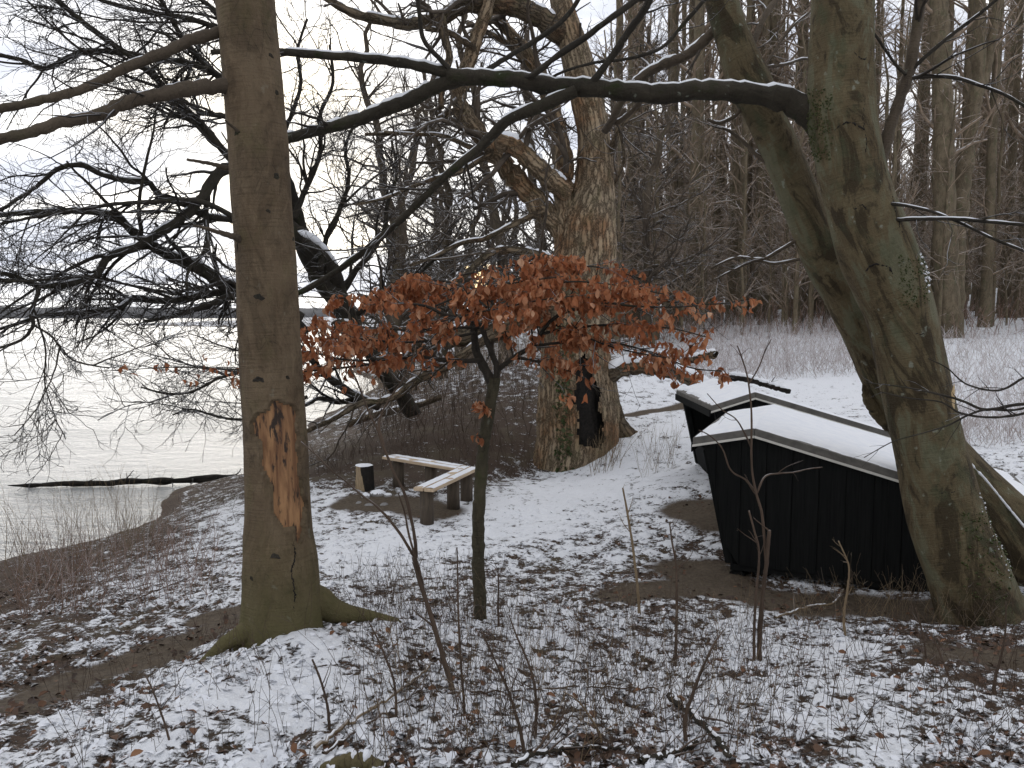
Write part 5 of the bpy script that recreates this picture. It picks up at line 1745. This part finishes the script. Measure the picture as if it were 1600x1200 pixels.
# ================================================================== FOREST
def forest_tree(name, label, h, r, first, nb, seed, mat=M_forest, tw=M_twig_far, spread=(2.0, 4.5), angle=(35, 60), low=0, group=None, twr=(.016, .011, .008), d2=1.5, d3=2.2, crook=.1, bend=.13):
    global rng
    keep, rng = rng, np.random.default_rng(seed)
    t = thing(name, (0, 0, 0), label, 'tree', group)
    K = 24
    z = np.linspace(-.3, h, K)
    wob = np.cumsum(rng.normal(0, crook, (K, 2)), 0) * np.linspace(0, 1, K)[:, None] * .6
    pos = np.c_[wob, z]
    rad = r * np.linspace(1, .18, K) ** .8
    rad[0] *= 1.35
    rad[1] *= 1.1
    b = MB()
    Vv, Fv, At = tube_geo(pos[None], rad[None], 12)
    b.add(Vv, Fv, At)
    b.build('trunk', mat, t, attr='bark')
    s1 = spawn(pos[None], rad[None], n=nb, tr=(first / h, .98), ang=angle, L=spread, K=8, rs=.38, wander=bend, grav=.06, rmin=.02)
    if low:
        lo = spawn(pos[None], rad[None], n=low, tr=(.06, first / h), ang=(50, 85), L=(.8, 2.4), K=8, rs=.2, wander=.12, rmin=.014)
        s1 = (np.concatenate([s1[0], lo[0]]), np.concatenate([s1[1], lo[1]]))
    s2 = spawn(*s1, dens=d2, ang=(25, 60), L=(.6, 1.7), K=6, rs=.5, wander=bend, rmin=twr[1])
    s3 = spawn(*s2, dens=d3, ang=(25, 60), L=(.3, .8), K=4, rs=.6, wander=bend, rmin=twr[2])
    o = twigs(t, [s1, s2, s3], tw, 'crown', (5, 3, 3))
    del o['kind']
    rng = keep
    return t


def copy_tree(src, loc, rz, sc_, label=None, group=None):
    r = src.copy()
    COL.objects.link(r)
    r.location, r.rotation_euler, r.scale = loc, (0, 0, rz), (sc_,) * 3
    if label:
        r['label'] = label
    if group:
        r['group'] = group
    for ch in list(src.children):
        c = ch.copy()
        COL.objects.link(c)
        c.parent = r
    return r


G1 = 'tall bare beeches in the forest behind the shelters'
G2 = 'thin young trees in the forest understorey'
G3 = 'bare trees along the shore beyond the oak'
lab1 = 'tall bare beech standing deep in the forest behind the shelters'
lab2 = 'thin young tree with snowy twigs in the forest understorey'
lab3 = 'bare spreading tree on the shore beyond the oak'
tall = [forest_tree('forest_beech', lab1, 21 + k, .20 + .035 * k, 6.5, 24, 100 + k, low=7, group=G1, crook=.05) for k in range(4)]
young = [forest_tree('young_tree', lab2, 6.5 + 1.6 * k, .055 + .012 * k, 1.2, 26, 200 + k, spread=(1.0, 2.4), angle=(40, 75), tw=M_twig_far, group=G2, d2=2.0, d3=2.2, twr=(.012, .009, .007)) for k in range(4)]
spread_ = [forest_tree('spreading_tree', lab3, 12 + 2 * k, .24 + .03 * k, 1.8, 34, 300 + k, mat=M_brown, tw=M_twig_mid, spread=(2.5, 5.5), angle=(45, 80), group=G3, crook=.42, d2=2.8, d3=3.6, twr=(.014, .0085, .0055), bend=.24) for k in range(3)]
used = set()
deflab = {'forest_beech': lab1, 'young_tree': lab2, 'spreading_tree': lab3}


def plant(protos, x, y, k, sc_, label=None, group=None):
    p = protos[k % len(protos)]
    label = label or deflab[protos[0].name.split('.')[0]]
    loc = (x, y, gz1(x, y) - .02)
    rz = random.uniform(0, 6.28)
    if p.name not in used:
        used.add(p.name)
        p.location, p.rotation_euler, p.scale = loc, (0, 0, rz), (sc_,) * 3
        if label:
            p['label'] = label
        if group:
            p['group'] = group
        return p
    return copy_tree(p, loc, rz, sc_, label, group)


def at_px(px, Y):
    return (px - 800) / F * Y * 1.0, Y


# big beeches one can tell apart in the right-hand forest
def forest_pair():
    t = thing('forest_beech', hit(1483, 528), 'stout straight forest beech right of the mossy beech, snow at its foot', 'tree')
    Y = float(t.location[1])
    l = line([(1486, 535), (1482, 515), (1480, 460), (1477, 380), (1475, 300), (1474, 200), (1471, 100), (1466, 0), (1460, -120), (1452, -300)], Y, Y, 40, 22, 60, .03)
    limbs(t, [l], M_forest, 'trunk', 16)
    p, r = catmull(np.c_[l[0], l[1]], 24)[None, :, :3], catmull(np.c_[l[0], l[1]], 24)[None, :, 3]
    s1 = spawn(p, r, n=26, tr=(.25, 1), ang=(35, 65), L=(1.5, 4), K=8, rs=.25, wander=.12, grav=.05, rmin=.015)
    s2 = spawn(*s1, dens=1.6, L=(.5, 1.4), K=5, rs=.5, rmin=.009)
    s3 = spawn(*s2, dens=2.2, L=(.25, .7), K=4, rs=.6, rmin=.007)
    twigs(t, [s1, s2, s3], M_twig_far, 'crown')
    Y += 1.2
    t = thing('forest_beech', P(1490, 530, Y), 'pale forest beech forking in two high up, beside the stout straight one', 'tree')
    l = line([(1488, 535), (1490, 480), (1492, 420), (1496, 350), (1503, 290), (1512, 230), (1520, 175), (1528, 120), (1530, 60), (1532, 0), (1535, -150)], Y, Y, 32, 15, 60, .03)
    l2 = line([(1517, 190), (1526, 155), (1540, 110), (1550, 60), (1558, 5), (1566, -80)], Y, Y, 17, 11, 40, .03)
    limbs(t, [l, l2], M_forest, 'trunk', 14)
    p, r = pack([(catmull(np.c_[a, b][:, :4], 24)[:, :3], catmull(np.c_[a, b], 24)[:, 3]) for a, b in (l, l2)])
    s1 = spawn(p, r, n=12, tr=(.3, 1), ang=(35, 65), L=(1.5, 4), K=8, rs=.25, wander=.12, grav=.05, rmin=.015)
    s2 = spawn(*s1, dens=1.6, L=(.5, 1.4), K=5, rs=.5, rmin=.009)
    s3 = spawn(*s2, dens=2.2, L=(.25, .7), K=4, rs=.6, rmin=.007)
    twigs(t, [s1, s2, s3], M_twig_far, 'crown')


forest_pair()
for px, Y, k, s, lb in ((1592, 38, 3, 1.1, 'dark forest beech at the right edge beyond the forked one'), (1562, 45, 1, 1.0, 'forest beech standing on the slope at the far right, foot above the snow'),
                        (1495, 40, 0, .8, 'slim dark beech seen between the straight beech and the forked one'), (1085, 36, 2, 1.15, 'dark thick forest tree between the oak and the slanting beech'),
                        (1140, 42, 1, 1.0, 'forest beech seen just left of the slanting beech trunk'), (1388, 40, 0, .9, 'forest beech close to the right side of the mossy beech'),
                        (1432, 46, 2, .95, 'forest beech between the mossy beech and the stout straight one')):
    x, y = at_px(px, Y)
    plant(tall, x, y, k, s, lb)

rs = random.Random(5)
cnt = 0
while cnt < 160:
    Y = math.exp(rs.uniform(math.log(32), math.log(95)))
    px = rs.uniform(955, 1760)
    x, y = at_px(px, Y)
    if x < 2.0:
        continue
    plant(tall, x, y, rs.randrange(4), rs.uniform(.75, 1.15))
    cnt += 1
cnt = 0
while cnt < 190:
    Y = math.exp(rs.uniform(math.log(29), math.log(75)))
    px = rs.uniform(930, 1720)
    x, y = at_px(px, Y)
    if x < 2.5:
        continue
    plant(young, x, y, rs.randrange(4), rs.uniform(.7, 1.2))
    cnt += 1
for px, Y, k, s, lb in ((612, 28, 0, .95, 'dark trunked shore tree seen between the big beech and the oak'), (690, 34, 1, .9, 'shore tree rising behind the arch of the low oak limb'), (790, 31, 2, .9, 'shore tree close behind the left side of the oak'),
                        (740, 44, 0, 1.0, None), (660, 52, 1, 1.1, None), (850, 40, 2, 1.0, None), (950, 38, 1, 1.0, None), (900, 55, 0, 1.1, None), (710, 66, 2, 1.1, None), (800, 60, 1, 1.1, None), (640, 80, 0, 1.1, None), (760, 85, 1, 1.2, None), (1010, 30, 0, .85, None), (1040, 48, 2, 1.0, None), (840, 75, 0, 1.1, None), (590, 95, 2, 1.0, None), (560, 36, 1, .8, None), (640, 30, 2, .85, None), (870, 30, 0, .9, None), (720, 38, 1, .9, None), (780, 50, 0, 1., None), (930, 46, 2, 1., None), (680, 46, 0, 1., None), (520, 70, 1, .9, None)):
    x, y = at_px(px, Y)
    if gz1(x, y) < WATER:
        x = max(x, -5.5 if Y < 60 else -6.5)
    plant(spread_, x, y, k, s, lb, None if lb is None else None)

# far wood: one mass of trunks and twigs closing the view
Yd = rng.uniform(100, 170, 1500)
xx = rng.uniform(14, 120, 1500) * (Yd / 130)
base = np.c_[xx, Yd, gz(xx, Yd) - .3]
o = stems('far_wood', base, rng.uniform(9, 20, len(base)), M_forest, K=5, lean=.05, r=rng.uniform(.06, .2, len(base)), branch=10, wander=.05, brL=(.15, .4), brK=3)
tag(o, 'far-off bare wood closing the view behind the forest', 'wood')

# ------------------------------------------------------------------ haze over the fjord
HAZE = True
if HAZE:
    bm = bmesh.new()
    bmesh.ops.create_cube(bm, size=1)
    for v in bm.verts:
        v.co = Vector((v.co.x * 13000, v.co.y * 13000, 16.4 + v.co.z * 47))
    m = bpy.data.materials.new('haze_air')
    m.use_nodes = True
    t = NT(m.node_tree)
    out = t.n('ShaderNodeOutputMaterial')
    pv = t.n('ShaderNodeVolumePrincipled')
    pv.inputs['Color'].default_value = (.82, .86, .95, 1)
    pv.inputs['Density'].default_value = .00008
    t.put(out.inputs['Volume'], pv.outputs[0])
    o = bm_obj(bm, 'haze', m)
    o['kind'] = 'stuff'
